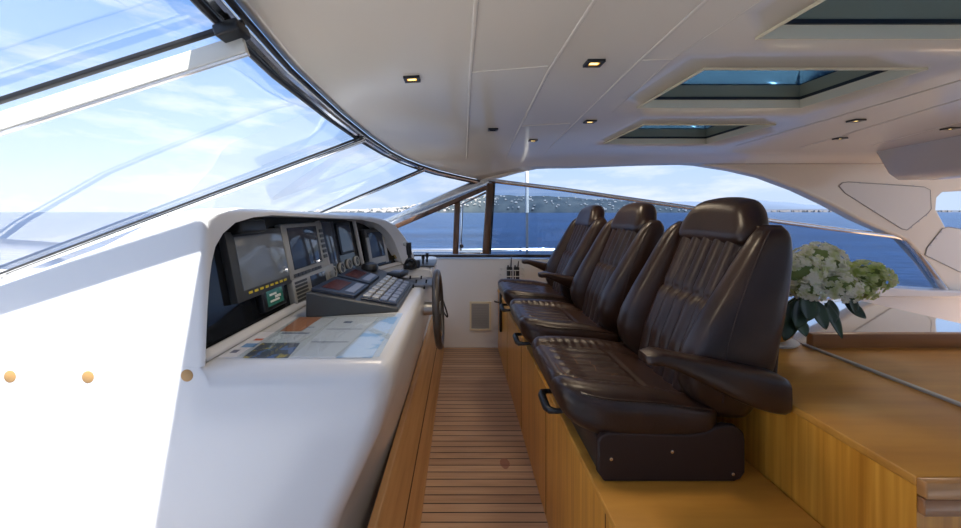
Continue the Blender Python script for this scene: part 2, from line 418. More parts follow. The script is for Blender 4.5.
# ------------------------------------------------------------------ floor, walls
o = MB().box((2.0, 2.25, -.05), (12, 3.3, .1)).build('floor', teak, smooth=False); tag(o, kind='structure')
o = MB().box((2.0, -2.85, -.06), (12, 6.9, .1)).build('bounce_deck', principled('bounce_grey', (.50, .53, .58), .6), smooth=False); tag(o, kind='structure')  # unseen deck added behind the camera for bounce, grey to keep it cool
o = MB().box((2.0, -1.45, .51), (10, .1, 1.06), bev=.01).build('wall_unseen_near', wallw); tag(o, kind='structure')  # unseen wall added behind the camera to cut light on the console
o = MB().box((2.0, -1.45, 1.52), (10, .01, .96)).build('window_7', g_dark, smooth=False); tag(o, kind='structure')  # unseen pane added above that wall, dark to dim the incoming sky
m = MB()
m.prism([(-3.0, 0), (7, 0), (7, .58), (5.3, .65), (2.55, .86), (1.2, .975), (-.3, .985), (-3.0, .985)], lambda u, v, h: Vector((u, h, v)), 3.86, 3.96)
o = m.build('wall_far', wallw, bevel=.01); tag(o, kind='structure')
# white coaming ledge below the right-hand window
m = MB(); m.prism([(1.5, .60), (7, .60), (7, .60), (4.9, .675), (2.55, .86), (1.5, .945)], lambda u, v, h: Vector((u, h, v)), 3.70, 3.858)
o = m.build('trim_3', gel, bevel=.015); tag(o, kind='structure')
# dark window sill
m = MB(); a = P(412, 256.5, 3.84); bq = P(560, 256.5, 3.84)
m.box(((a.x+bq.x)/2+.4, 3.90, a.z+.005), (bq.x-a.x+.8, .13, .03), bev=.006)
o = m.build('trim_4', principled('dark_sill', (.035, .03, .03), .2)); tag(o, kind='structure')

# ------------------------------------------------------------------ ceiling (hardtop)
EDGE = [(-1.3, -.15, 2.0), (0, -.38, 2.0), (.45, -.46, 2.0), (.83, -.53, 2.0), (1.19, -.575, 2.0), (1.75, -.595, 2.0), (2.3, -.59, 2.0), (2.82, -.55, 1.995), (3.1, -.47, 1.975), (3.3, -.36, 1.95), (3.5, -.19, 1.915), (3.65, .0, 1.885), (3.8, .23, 1.85)]
def zceil(X, Y):
    xe, ze = interp(EDGE, Y); Lf = .2+.5*max(0, min(1, (Y-2.8)/1.0))
    z = 2.07 - (2.07-ze)*math.exp(-max(0, X-xe)/Lf)
    return z - .05*smooth((Y-3.35)/.45) * smooth((X-.6)/.8)
rows = sorted(set([-1.3, -.9, -.4, 0, .3, .6, .83, 1.0, 1.14, 1.25, 1.385, 1.6, 1.75, 1.9, 2.1, 2.27, 2.5, 2.75, 2.9, 3.05, 3.2, 3.3, 3.4, 3.5, 3.575, 3.65, 3.725, 3.8]))
absx = [.6, .8, .97, 1.1, 1.2, 1.5, 1.85, 2.05, 2.3, 2.6, 3.0, 3.6, 4.2, 5.0, 6.0]
HOLES = [(.97, 1.85, .6, 1.14), (.97, 1.85, 1.385, 1.9), (1.2, 2.05, 2.27, 2.9)]
m = MB(); vg = []
for Y in rows:
    xe = interp(EDGE, Y)[0]; xs = [xe + (.6-xe)*(k/12)**1.5 for k in range(12)] + absx
    vg.append([m.bm.verts.new((X, Y, zceil(X, Y))) for X in xs])
for i in range(len(rows)-1):
    for j in range(len(vg[0])-1):
        yc = (rows[i]+rows[i+1])/2; xc = (vg[i][j].co.x+vg[i][j+1].co.x)/2
        if j >= 12 and any(h[0] < xc < h[1] and h[2] < yc < h[3] for h in HOLES): continue
        m.bm.faces.new((vg[i][j], vg[i+1][j], vg[i+1][j+1], vg[i][j+1]))
ceil = m.build('ceiling', lin, angle=60); tag(ceil, kind='structure')
k = ceil.modifiers.new('s', 'SOLIDIFY'); k.thickness = .22; k.offset = -1
# which way the solid grows: always upwards
if ceil.data.polygons[0].normal.z < 0: k.offset = -1
else: k.offset = 1
def on_ceiling(px, py):
    Y = 2.0
    for _ in range(40):
        z = zceil((px-459)*Y/F, Y); Y = .5*Y+.5*max(.3, (z-CZ)*F/max(1e-3, 212-py))
        Y = min(Y, 3.79)
    return (px-459)*Y/F, Y
# raised beads between the headliner panels
def bead(pp, r=.006):
    pts = []
    for (a, c) in zip(pp, pp[1:]):
        A, B = on_ceiling(*a), on_ceiling(*c)
        for t_ in range(12):
            X, Y = lerp(A[0], B[0], t_/12), lerp(A[1], B[1], t_/12); pts.append((X, Y, zceil(X, Y)-.001))
    X, Y = on_ceiling(*pp[-1]); pts.append((X, Y, zceil(X, Y)-.001))
    # extend the first end past the frame
    d = Vector(pts[0])-Vector(pts[1]); d.normalize()
    if pp[0][1] <= 2:
        q = Vector(pts[0])+d*.6; pts.insert(0, (q.x, q.y, zceil(q.x, q.y)-.001))
    MB().tube(pts, r, 8, flat=(.6, 1)).build('ceiling_bead', lin, ceil)
bead([(476, 1), (470, 80), (467, 158)], .007); bead([(594, 1), (548, 72), (507, 157)], .007); bead([(705, 1), (640, 60), (546, 152)], .007)
bead([(472, 72), (548, 66)]); bead([(521, 126), (570, 123)]); bead([(640, 60), (672, 59)])
bead([(760, 1), (672, 59), (612, 112)], .003)
bead([(961, 80), (860, 110), (735, 146)], .004); bead([(961, 99), (800, 148)], .003); bead([(961, 122), (870, 146)], .003)

# skylights
def skylight(h, label):
    x0, x1, y0, y1 = h; cx, cy = (x0+x1)/2, (y0+y1)/2; zc = 2.066
    o = thing('skylight', label, 'skylight', (cx, cy, zc), 'tinted skylights in the hardtop')
    def ring(i0, i1, z0, z1, name, mm):
        q = MB()
        for (ax, ay, bx, by) in ((x0+i0, y0+i0, x1-i0, y0+i1), (x0+i0, y1-i1, x1-i0, y1-i0), (x0+i0, y0+i1, x0+i1, y1-i1), (x1-i1, y0+i1, x1-i0, y1-i1)):
            q.box(((ax+bx)/2, (ay+by)/2, (z0+z1)/2), (bx-ax, by-ay, z1-z0))
        return q.build(name, mm, o, smooth=False)
    ring(-.003, .004, zc-.004, zc+.042, 'lining', beige)
    ring(.0, .012, zc+.042, zc+.056, 'gasket', rubber)
    ring(.0, .008, zc+.056, zc+.12, 'frame', olive)
    MB().box((cx, cy, zc+.127), (x1-x0-.002, y1-y0-.002, .012)).build('pane', g_hatch, o, smooth=False)
skylight(HOLES[0], 'nearest of the three skylights, cut by the top right corner of the photo')
skylight(HOLES[1], 'large tinted skylight in the middle of the three, above the nearest seat')
skylight(HOLES[2], 'smallest and farthest of the three skylights, over the middle of the ceiling')

# recessed downlights
bez = MB().box((0, 0, -.004), (.062, .052, .010), bev=.002)
lens_on = principled('lit_lens', (1, .7, .3), .4, emit=(1, .46, .08), es=1.3)
lens_hot = principled('lit_lens_core', (1, .8, .4), .4, emit=(1, .70, .24), es=2.2)
lens_off = principled('unlit_lens', (.10, .10, .09), .2)
protos = {}
DL = [((412, 78), 1, 'lit square downlight by the windscreen edge, nearest the camera on the left'),
      ((594, 62), 1, 'lit square downlight between the two long ceiling beads, above the nearest seat'),
      ((493, 129), 0, 'unlit small square downlight beside the left ceiling bead'),
      ((533, 140), 1, 'lit downlight nearest the far arch, between the two long beads'),
      ((590, 121), 1, 'lit downlight left of the smallest skylight'),
      ((856, 120), 1, 'lit downlight right of the middle skylight, nearer one of the left pair'),
      ((840, 138), 1, 'lit downlight right of the smallest skylight, farther one of the left pair'),
      ((950, 128), 1, 'lit downlight at the right edge of the photo'),
      ((920, 146), 1, 'lit downlight beside the dropped roof beam, lowest of the right hand pair')]
for (px, py), on, lab in DL:
    X, Y = on_ceiling(px, py); z = zceil(X, Y)
    nx = (zceil(X+.01, Y)-zceil(X-.01, Y))/.02
    o = thing('downlight', lab, 'ceiling light', (0, 0, 0), 'square downlights in the ceiling')
    q = MB()
    for dx, dy, sx, sy in ((0, .022, .066, .012), (0, -.022, .066, .012), (.0265, 0, .013, .032), (-.0265, 0, .013, .032)): q.box((dx, dy, -.004), (sx, sy, .010))
    q.build('bezel', black, o, smooth=False)
    le = MB().box((0, 0, -.001), (.042, .034, .006)).build('lens', lens_on if on else lens_off, o, smooth=False)
    if on: MB().box((0, 0, -.0045), (.028, .021, .002)).build('bulb', lens_hot, le, smooth=False)
    o.location = (X, Y, z-.001); o.rotation_euler = (0, -math.atan(nx), 0)
    if on:
        ld = bpy.data.lights.new('downlight_beam', 'SPOT'); ld.energy = 14; ld.spot_size = 2.7; ld.spot_blend = 1.0; ld.color = (1, .82, .6); ld.shadow_soft_size = .12
        lo = bpy.data.objects.new('downlight_beam', ld); COL.objects.link(lo); lo.parent = o; lo.location = (0, 0, -.02)

# dropped beam across the aft end of the hardtop
m = MB(); m.prism([(3.72, 2.10), (3.86, 1.86), (3.95, 1.80), (4.3, 1.80), (4.5, 2.10)], lambda u, v, h: Vector((u+(h-2.6)*.28, h, v)), -1.0, 3.32)
o = m.build('trim_5', lin, bevel=.03); tag(o, kind='structure')

# far side of the hardtop: the arch and its pillar
arch = [(478, 181), (500, 177.5), (520, 172), (545, 166.5), (575, 163), (610, 161.5), (650, 161.5), (700, 164.5), (735, 170), (765, 177), (800, 190), (830, 204), (860, 220), (885, 231), (908, 241), (930, 265), (949, 291),
        (1010, 300), (1060, 300), (1060, 262), (1010, 252), (961, 240), (946, 226), (937, 209), (938, 198), (944, 192), (1000, 189), (1060, 188), (1060, 130), (800, 138), (620, 146), (520, 162), (480, 172)]
YA = 3.80
m = MB(); m.prism([(p[0], p[1]) for p in arch], lambda u, v, h: P(u, v, YA)+Vector((0, h, 0)), 0, .14)
pil = m.build('wall_arch', lin, bevel=.025, angle=50); tag(pil, kind='structure')
def hatch_on(poly, closed=True):
    pts = [P(a, c, YA-.004) for a, c in poly]
    MB().prism(poly, lambda u, v, h: P(u, v, YA)+Vector((0, h, 0)), -.006, .01).build('access_panel', principled('panel_white', (.70, .68, .64), .25), pil, smooth=False)
    MB().tube(pts+[pts[0]], .005, 6).build('panel_seam', principled('seam_grey', (.30, .29, .27), .6), pil)
    q = MB()
    for i in range(len(poly)):
        a, c = poly[i], poly[(i+1) % len(poly)]
        if abs(a[0]-c[0])+abs(a[1]-c[1]) > 20:
            for t_ in (.15, .5, .85): q.cyl(P(lerp(a[0], c[0], t_), lerp(a[1], c[1], t_), YA)+Vector((0, -.008, 0)), .008, .006, 'Y', 10)
    q.build('panel_screws', alu, pil)
hatch_on([(839, 186), (842, 183), (848, 182), (924, 187), (930, 190), (931, 209), (928, 213), (907, 230), (902, 229), (845, 193)])
hatch_on([(925, 255), (927, 248), (942, 229), (948, 227), (1000, 236), (1005, 262), (960, 272)])

# ------------------------------------------------------------------ far side windows
R1 = [(478, 179), (560, 189), (640, 200.5), (690, 207.5), (760, 219), (830, 228.5), (893, 236), (905, 239), (912, 246), (945, 290)]
m = MB(); m.prism([(488, 256)]+[(492, 183)]+R1[1:7]+[(905, 239), (944, 289), (820, 281), (640, 263)], lambda u, v, h: P(u, v, 3.86)+Vector((0, h, 0)), 0, .008)
o = m.build('window_1', g_side, smooth=False); tag(o, kind='structure')
win1 = o
MB().tube([P(a, c, 3.84) for a, c in R1[:8]], .024, 10).build('window_frame', chrome, win1)
MB().tube([P(a, c, 3.84) for a, c in R1[7:]], .036, 10).build('window_frame', chrome, win1)
MB().tube([P(948, 291, 3.85), P(820, 283.5, 3.85), P(640, 267, 3.85)], .013, 8).build('window_gasket', rubber, win1)
# hinged quarter window: two posts and the small pane between
q = MB(); q.prism([(460, 252), (461.5, 203), (488, 190), (486.5, 252)], lambda u, v, h: P(u, v, 3.87)+Vector((0, h, 0)), 0, .008)
o = q.build('window_2', g_clear, smooth=False); tag(o, kind='structure'); win2 = o
def bar(a, c, wd, th, mm, name, parent=None, up=Vector((0, -1, 0))):
    a, c = Vector(a), Vector(c); t = (c-a).normalized(); u = (up - t*up.dot(t)).normalized(); v = t.cross(u)
    M = Matrix((( *t, 0), (*u, 0), (*v, 0), (0, 0, 0, 1))).transposed()
    return MB().box((a+c)/2, ((c-a).length, th, wd), rot=M, bev=min(wd, th)*.2)
bar(P(455.5, 254, 3.85), P(457.5, 200, 3.85), .065, .06, 0, 0).build('window_post', post_refl, win2)
bar(P(486, 254, 3.84), P(490.5, 183, 3.84), .085, .07, 0, 0).build('window_post', post_refl, win2)
bar(P(490, 254, 3.80), P(494.5, 183, 3.80), .02, .03, 0, 0).build('window_post', blackgloss, win2)
bar(P(459, 253, 3.83), P(486, 253, 3.83), .02, .03, 0, 0).build('inner_frame', chrome, win2)
MB().tube([P(460.5, 251, 3.83), P(462.5, 204, 3.83), P(486, 192.5, 3.83)], .012, 8).build('inner_frame', chrome, win2)
MB().cyl(P(461.5, 246, 3.80), .022, .05, 'Y', 16).build('window_latch', black, win2)

# ------------------------------------------------------------------ windscreen: mullions at their own depths, raked forward
MUL = [(Vector((-.30, -.6, 2.0)), Vector((-2.7, -.6, 1.36))),
       (Vector((-.535, .86, 1.985)), Vector((-2.9, .86, 1.225))),
       (Vector((-.60, 2.16, 1.985)), Vector((-2.9, 2.16, 1.115))),
       (Vector((-.34, 3.3, 1.93)), Vector((-2.45, 3.3, 1.03))),
       (Vector((.27, 3.84, 1.83)), Vector((-1.75, 3.84, .95)))]
edge_pts = [Vector((x, y, z-.012)) for y, x, z in [(e[0], e[1], e[2]) for e in EDGE]]
def edge_at(Y): x, z = interp(EDGE, Y); return Vector((x, Y, z-.014))
for i in range(4):
    a0, a1 = MUL[i]; b0, b1 = MUL[i+1]
    def fn(u, v):
        Y = lerp(a0.y, min(b0.y, 3.8), u); t0 = edge_at(Y); t1 = a1.lerp(b1, u)
        if i == 3 and u > .98: t0 = b0
        p = t0.lerp(t1, v); p.z += .05*math.sin(PI*v)*0; return p
    o = MB().grid(fn, 16, 8).build('window_%d' % (i+3), g_front); tag(o, kind='structure')
# black seal and polished strip along the hardtop edge
ys = [-1.2+.1*k for k in range(51)]
tr = MB().tube([edge_at(min(y, 3.8))+Vector((-.002, 0, .0)) for y in ys if y <= 3.8], .009, 8).build('trim_6', rubber); tag(tr, kind='structure')
tr = MB().tube([edge_at(min(y, 3.8))+Vector((-.032, 0, -.008)) for y in ys if y <= 3.8], .017, 8).build('trim_7', chrome); tag(tr, kind='structure')
tr = MB().tube([edge_at(min(y, 3.8))+Vector((-.060, 0, -.018)) for y in ys if y <= 3.8], .011, 8).build('trim_8', rubber); tag(tr, kind='structure')
def mull(i, w_bar, mat_bar, dy, name, dz=0, th=.03):
    a, c = MUL[i]; d = (c-a); nrm = Vector((0, 1, 0)).cross(d).normalized()
    if nrm.z < 0: nrm = -nrm
    dn = -nrm*.02
    o = bar(a+dn, c+dn, .014, .012, 0, 0, up=-nrm).build(name, rubber); tag(o, kind='structure')
    bar(a+dn+Vector((0, dy, dz)), c+dn+Vector((0, dy, dz)), w_bar, th, 0, 0, up=-nrm).build('mullion_bar', mat_bar, o)
    MB().tube([a+dn+Vector((0, dy+w_bar/2*0, dz))-nrm*(th/2+.003), c+dn+Vector((0, dy, dz))-nrm*(th/2+.003)], .006, 8).build('mullion_edge', chrome, o)
    return o
m1 = mull(1, .014, beam, .006, 'trim_9', -.050, .045)
m2 = mull(2, .03, chrome, .045, 'trim_10')
m3 = mull(3, .03, chrome, .045, 'trim_11')
a, c = MUL[4]
o = bar(a+Vector((.05, 0, .02)), c, .12, .06, 0, 0, up=Vector((0, -1, 0))).build('trim_12', chrome); tag(o, kind='structure')
bar(a+Vector((.03, -.01, -.065)), c+Vector((0, -.01, -.065)), .05, .06, 0, 0, up=Vector((0, -1, 0))).build('pillar_reflection', post_refl, o)  # strip added for the brown reflection along the chrome pillar
# black bracket with a screw at the top of the near mullion
br = bar(P(220, 36, .85), P(244, 28, .85), .055, .03, 0, 0, up=Vector((0, 0, 1))).build('bracket', black, m1)
MB().cyl(P(234, 32, .85)+Vector((0, -.017, -.0)), .006, .006, 'Y', 12).build('bracket_screw', alu, br)
# cowl closing the gap below the glass
o = MB().prism([(-3.05, .7), (-2.8, .7), (-2.8, .92), (-2.95, 1.24), (-3.05, 1.24)], lambda u, v, h: Vector((u, h, v)), -1.2, 2.2).build('trim_13', gel); tag(o, kind='structure')

# ------------------------------------------------------------------ helm console
CON = thing('helm_console', 'white moulded helm console with black instrument panel under the windscreen', 'console', (-1.2, 2.2, 0))
DZ = 1.03                                            # desk height
PATH = [(.9, -.775), (1.08, -.77), (1.5, -.76), (1.9, -.745), (2.3, -.72), (2.6, -.68), (2.85, -.60), (3.05, -.52), (3.25, -.425), (3.4, -.36)]
def px_(Y): return interp(PATH, Y)[0]
def panel_x(Y, z): return px_(Y)-.055-(z-1.05)*.20
def ztop(Y):
    return interp([(1.0, 1.505), (1.25, 1.515), (2.0, 1.495), (2.5, 1.478), (2.7, 1.465), (2.85, 1.446), (3.01, 1.395), (3.14, 1.285), (3.24, 1.15), (3.3, 1.06)], Y)[0]
def zarch(Y):
    if Y < 1.068: return DZ
    return min(ztop(Y)-.02, interp([(1.068, DZ), (1.073, 1.20), (1.08, 1.29), (1.09, 1.345), (1.105, 1.39), (1.14, 1.43), (1.2, 1.463), (1.3, 1.480), (1.43, 1.487), (2.0, 1.465), (2.5, 1.445), (2.69, 1.42), (2.77, 1.398), (2.85, 1.36), (2.91, 1.32), (2.97, 1.26), (3.05, 1.13), (3.09, 1.05), (3.12, DZ), (4, DZ)], Y)[0])
NEAR = 1.06
# pedestal (desk) below
prof = [(-.245, DZ), (-.225, DZ-.008), (-.212, DZ-.03), (-.212, DZ-.08), (-.225, .80), (-.27, .55), (-.335, .36), (-.335, 0), (-2.9, 0), (-2.9, .80), (-.82, .80), (-.82, DZ), (-.785, DZ), (-.755, DZ)]
def prof_at(Y):
    # near corner rounding: pull the profile in at the near end
    e = max(0., 1-(Y-NEAR)/.07); e = 1-math.sqrt(max(0, 1-e*e)); k_ = .07*e
    under = .10*smooth((1.9-Y)/.84)
    res = []
    for i, (x, z) in enumerate(prof):
        zz = z - (k_ if z > .9 and x > -.77 else 0)
        xx = x - (k_ if x > -.5 else 0) - (under*smooth((.95-z)/.45) if x > -.5 else 0)
        res.append(Vector((xx, Y, zz)))
    return res
Ys = [NEAR, NEAR+.003, NEAR+.01, NEAR+.02, NEAR+.035, NEAR+.05, NEAR+.07]+[NEAR+.07+(3.3-NEAR-.07)*k/14 for k in range(1, 15)]
MB().loft([prof_at(y) for y in Ys]).build('console_body', gel, CON, angle=50)
# hood above: sections along the boat's beam, open arch towards the helm seats
def hood_sec(Y, inset=0):
    X = px_(Y); zt = ztop(Y)-inset; za = zarch(Y); r_ = .035
    pts = [Vector((-.82, Y, .80)), Vector((-.82, Y, DZ)), Vector((min(-.825, panel_x(Y, za)-.03) if Y < 2.4 else panel_x(Y, za)-.03, Y, za+.001)), Vector((X-inset, Y, za))]
    zf = max(za+.004, zt-r_)
    pts.append(Vector((X-inset, Y, zf)))
    for k in range(1, 5):
        a_ = PI/2*k/4; pts.append(Vector((X-inset-r_*(1-math.cos(a_)), Y, zf+(zt-zf)*math.sin(a_))))
    for (dx, dz_) in ((.06, .010), (.13, .036), (.28, .112), (.58, .222), (.9, .345), (1.4, .52), (2.0, .70)):
        pts.append(Vector((X-inset-r_-dx, Y, max(zt-dz_, .845))))
    pts.append(Vector((-2.9, Y, .84))); pts.append(Vector((-2.9, Y, .80)))
    return pts
HY = [NEAR, NEAR+.002, NEAR+.005, 1.068, 1.073, 1.08, 1.09, 1.105, 1.12, 1.14, 1.165, 1.2, 1.25, 1.3, 1.36, 1.43]+[1.5+.1*k for k in range(10)]+[2.5+.03*k for k in range(27)]
HY = [y for y in HY if y <= 3.29]
def ins(Y):
    e = max(0., 1-(Y-NEAR)/.02); return .02*(1-math.sqrt(max(0, 1-e*e)))
MB().loft([hood_sec(y, ins(y)) for y in HY]).build('console_hood', gel, CON, angle=40)
# far end upstand that the hood runs down into
# instrument panel
MB().grid(lambda u, v: Vector((panel_x(lerp(1.095, 3.22, u), lerp(DZ-.03, 1.5, v)), lerp(1.095, 3.22, u), min(lerp(DZ-.03, 1.5, v), max(DZ, ztop(lerp(1.095, 3.22, u))-.02)))), 60, 10).build('instrument_panel', blackgloss, CON)
# sill at the bottom of the panel
MB().grid(lambda u, v: Vector((panel_x(lerp(1.09, 3.2, u), DZ)+.012+.025*v, lerp(1.09, 3.2, u), DZ+.03-.026*v**2)), 40, 4).build('panel_sill', gel, CON, solid=.006)

def inv_panel(px, py):
    z = 1.25; Y = 2.
    for _ in range(30):
        lo, hi = .9, 3.6
        for _ in range(40):
            mid = (lo+hi)/2
            if 459+F*panel_x(mid, z)/mid < px: lo = mid
            else: hi = mid
        Y = lo; z = .5*z+.5*(CZ-(py-212)*Y/F); z = max(DZ-.02, min(1.5, z))
    return Y, z
def frame_at(Y, z):
    o_ = Vector((panel_x(Y, z), Y, z)); T = (Vector((panel_x(Y+.02, z), Y+.02, z))-Vector((panel_x(Y-.02, z), Y-.02, z))).normalized()
    U = (Vector((panel_x(Y, z+.02), Y, z+.02))-Vector((panel_x(Y, z-.02), Y, z-.02))).normalized()
    Nn = T.cross(U).normalized()
    if Nn.x < 0: Nn = -Nn
    U = Nn.cross(T).normalized()
    if U.z < 0: U = -U
    return Matrix(((*T, 0), (*U, 0), (*Nn, 0), (*o_, 1))).transposed()
class Unit:
    """a rectangular unit on the panel given by the four mid-edge pixels"""
    def __init__(s, l, r, t, b):
        Yl, zl = inv_panel(*l); Yr, zr = inv_panel(*r); Yt, zt = inv_panel(*t); Yb, zb = inv_panel(*b)
        s.w = abs(Yr-Yl); s.h = abs(zt-zb)*1.02; s.M = frame_at((Yl+Yr)/2, (zt+zb)/2)
    def at(s, u, v, n): return s.M @ Vector((u*s.w/2, v*s.h/2, n))
    def box(s, mb, u, v, wu, hv, n0, n1, bev=0.003):
        mb.box(s.at(u, v, (n0+n1)/2), (wu*s.w, hv*s.h, n1-n0), rot=s.M.to_3x3().to_4x4(), bev=bev); return mb
    def disc(s, mb, u, v, r, n0, n1): mb.cyl(s.at(u, v, (n0+n1)/2), r, n1-n0, s.M.to_3x3().to_4x4(), 20); return mb
# big display at the near end
u = Unit((223, 265), (284, 258), (250, 231), (262, 293))
o = u.box(MB(), 0, 0, 1, 1, 0, .03).build('chart_display', grey, CON)
u.box(MB(), 0, .06, .80, .78, .028, .033, .001).build('screen', screen_l, o)
q = MB()
for k in range(8): u.box(q, -.62+.177*k, -.82, .05, .035, .03, .033, 0)
u_marks = q.build('key_marks', yellow_d, o)
# hooded black speaker above it
u = Unit((223, 231), (250, 226), (238, 221), (240, 237))
o = u.box(MB(), 0, 0, 1, .8, 0, .07, .01).build('panel_speaker', black, CON)
# small green instrument
u = Unit((256, 299), (280, 297), (266, 286), (270, 311))
o = u.box(MB(), 0, 0, 1, .85, 0, .03, .006).build('data_display', black, CON)
u.box(MB(), 0, .05, .7, .6, .029, .032, .001).build('screen', green_d, o)
q = MB(); u.box(q, -.2, .3, .3, .08, .032, .034, 0); u.box(q, .2, .05, .25, .10, .032, .034, 0); u.box(q, -.1, -.2, .4, .08, .032, .034, 0); q.build('readout', white_pl, o)
# second display with a silver frame
u = Unit((279, 252), (321, 247), (297, 224), (304, 275))
o = u.box(MB(), 0, 0, 1, 1, 0, .035, .008).build('radar_display', silver, CON)
u.box(MB(), -.1, .08, .70, .76, .034, .038, .001).build('screen', screen_m, o)
q = MB()
for k in range(8): u.box(q, -.8+.17*k, -.88, .07, .06, .034, .04, 0)
q.build('key_row', grey, o)
q = MB()
for k in range(6): u.box(q, .84, -.5+.22*k, .10, .07, .034, .04, 0)
q.build('keypad', grey, o)
# silver radio with a speaker grille
u = Unit((287, 287), (330, 275), (306, 271), (312, 300))
o = u.box(MB(), 0, 0, 1, .95, 0, .035, .006).build('radio_unit', silver, CON)
q = MB()
for k in range(6): u.box(q, -.68, -.55+.22*k, .24, .07, .033, .037, 0)
q.build('speaker_grille', grey, o)
u.box(MB(), .08, .05, .36, .6, .034, .038, .001).build('screen', screen_m, o)
u.disc(MB(), .74, .25, .018, .034, .045).build('knob', alu, o)
# dividers between the three panel bays
def divider(t, b, wd=.022):
    Yt, zt = inv_panel(*t); Yb, zb = inv_panel(*b); A = Vector((panel_x(Yt, zt)+.012, Yt, zt)); B = Vector((panel_x(Yb, zb)+.012, Yb, zb))
    bar(A, B, wd, .024, 0, 0, up=Vector((-1, 0, 0))).build('panel_divider', gel, CON)
divider((315, 221), (329, 276)); divider((352, 220), (363, 273))
# middle bay: tall dark display and four gauges
u = Unit((321, 245), (336, 243), (327, 222), (330, 266)); u.box(MB(), 0, 0, 1, 1, 0, .012).build('dark_panel', screen_m, CON)
u = Unit((337, 240), (351, 238), (343, 223), (346, 254)); o = u.box(MB(), 0, 0, 1, 1, 0, .012).build('dark_panel', black, CON); u.box(MB(), 0, 0, .8, .84, .011, .014, 0).build('screen', screen_m, o)
for gx, gy in ((333, 272), (341, 268), (348.5, 264), (356, 261)):
    Y, z = inv_panel(gx, gy); M = frame_at(Y, z); q = MB(); q.lathe([(.036, 0), (.036, .012), (.031, .014), (.030, .008)], rot=M, n=24); o = q.build('gauge', white_pl, CON)
    MB().cyl(M @ Vector((0, 0, .006)), .031, .006, M.to_3x3().to_4x4(), 24).build('gauge_face', grey, o)
    MB().box(M @ Vector((.006, .005, .011)), (.003, .030, .002), rot=M.to_3x3().to_4x4() @ Matrix.Rotation(.8, 4, 'Z')).build('needle', white_pl, o)
# far bay: plotter and knobs
u = Unit((362, 247), (383, 245.5), (371, 229), (375, 263))
o = u.box(MB(), 0, 0, 1, 1, 0, .04, .01).build('plotter_display', grey, CON)
q = MB(); u.box(q, 0, -.86, .96, .18, .036, .046); u.box(q, .87, -.2, .14, .9, .036, .046); u.box(q, -.87, -.3, .14, .8, .036, .046); q.build('silver_frame', silver, o)
u.box(MB(), 0, .05, .76, .72, .038, .044, .001).build('screen', screen_m, o)
Y, z = inv_panel(394.5, 243); M = frame_at(Y, z); MB().lathe([(.045, 0), (.045, .015), (.035, .015), (.035, .006), (.001, .006)], rot=M, n=24).build('gauge', alu, CON)
Y, z = inv_panel(393, 257); M = frame_at(Y, z); MB().lathe([(.02, 0), (.02, .03), (.001, .03)], rot=M, n=16).build('key_switch', brass, CON)
# wooden plugs in the near face
for i, (a, c) in enumerate(((10, 376.5), (88, 377), (187, 375.5))):
    p = P(a, c, NEAR); o = MB().lathe([(.0, -.006), (.0185, -.006), (.0185, .0005), (.017, .0015), (.0, .0015)], c=p, rot=Matrix.Rotation(PI/2, 4, 'X'), n=24).build('wood_plug', plug_m, CON)
# raised pod at the far end with levers
m = MB(); m.prism([(-.47, DZ-.01), (-.205, DZ-.01), (-.20, DZ+.03), (-.215, DZ+.048), (-.25, DZ+.055), (-.41, DZ+.055), (-.47, DZ+.005)], lambda a_, b_, h: Vector((a_, h, b_)), 2.56, 3.28)
m.build('console_pod', gel, CON, bevel=.015)
PZ = DZ+.056
def on_plane(px, py, z): Y = (CZ-z)*F/(py-212); return Vector(((px-459)*Y/F, Y, z))
p = on_plane(426, 263.5, PZ); MB().box((p.x, p.y, PZ+.004), (.16, .36, .012), bev=.003).build('lever_plate', grey, CON)
for (a_, c_) in ((423, 265), (427, 263)):
    p = on_plane(a_, c_, PZ); q = MB().tube([p, p+Vector((0, .01, .05))], .008, 8); q.tube([p+Vector((0, .01, .045)), p+Vector((0, .012, .08))], .013, 10); q.build('control_lever', black, CON)
p = on_plane(410, 268.5, PZ)
q = MB().lathe([(.05, 0), (.05, .03), (.035, .05), (.02, .06), (.001, .062)], c=p, n=24); q.tube([p+Vector((0, 0, .05)), p+Vector((-.005, 0, .11))], [.016, .012], 12); q.tube([p+Vector((-.005, 0, .10)), p+Vector((-.012, 0, .19))], [.018, .022], 12)
q.torus(p+Vector((.01, -.03, .04)), .035, .01, rot=Matrix.Rotation(PI/2, 4, 'X'), n=24, m=8)
o = q.build('throttle_lever', black, CON)
MB().box(p+Vector((-.03, 0, .18)), (.04, .03, .03), bev=.008).build('thumb_button', silver, o)
p = on_plane(416, 268, PZ); MB().box(p+Vector((0, 0, .03)), (.06, .05, .06), bev=.012).build('control_knob', navy, CON)
# toggle panel
p = on_plane(417, 283, DZ); o = MB().box((p.x-.01, p.y, DZ+.006), (.24, .26, .014), bev=.003).build('toggle_panel', principled('toggle_plate', (.16, .165, .18), .35, metal=.3), CON)
for (a_, c_) in ((404, 283), (410, 279), (416, 283), (421, 279), (426, 283), (413, 288), (424, 289)):
    p = on_plane(a_, c_, DZ+.013); MB().tube([p, p+Vector((.003, .002, .022))], [.005, .006], 8).build('toggle', black, o)
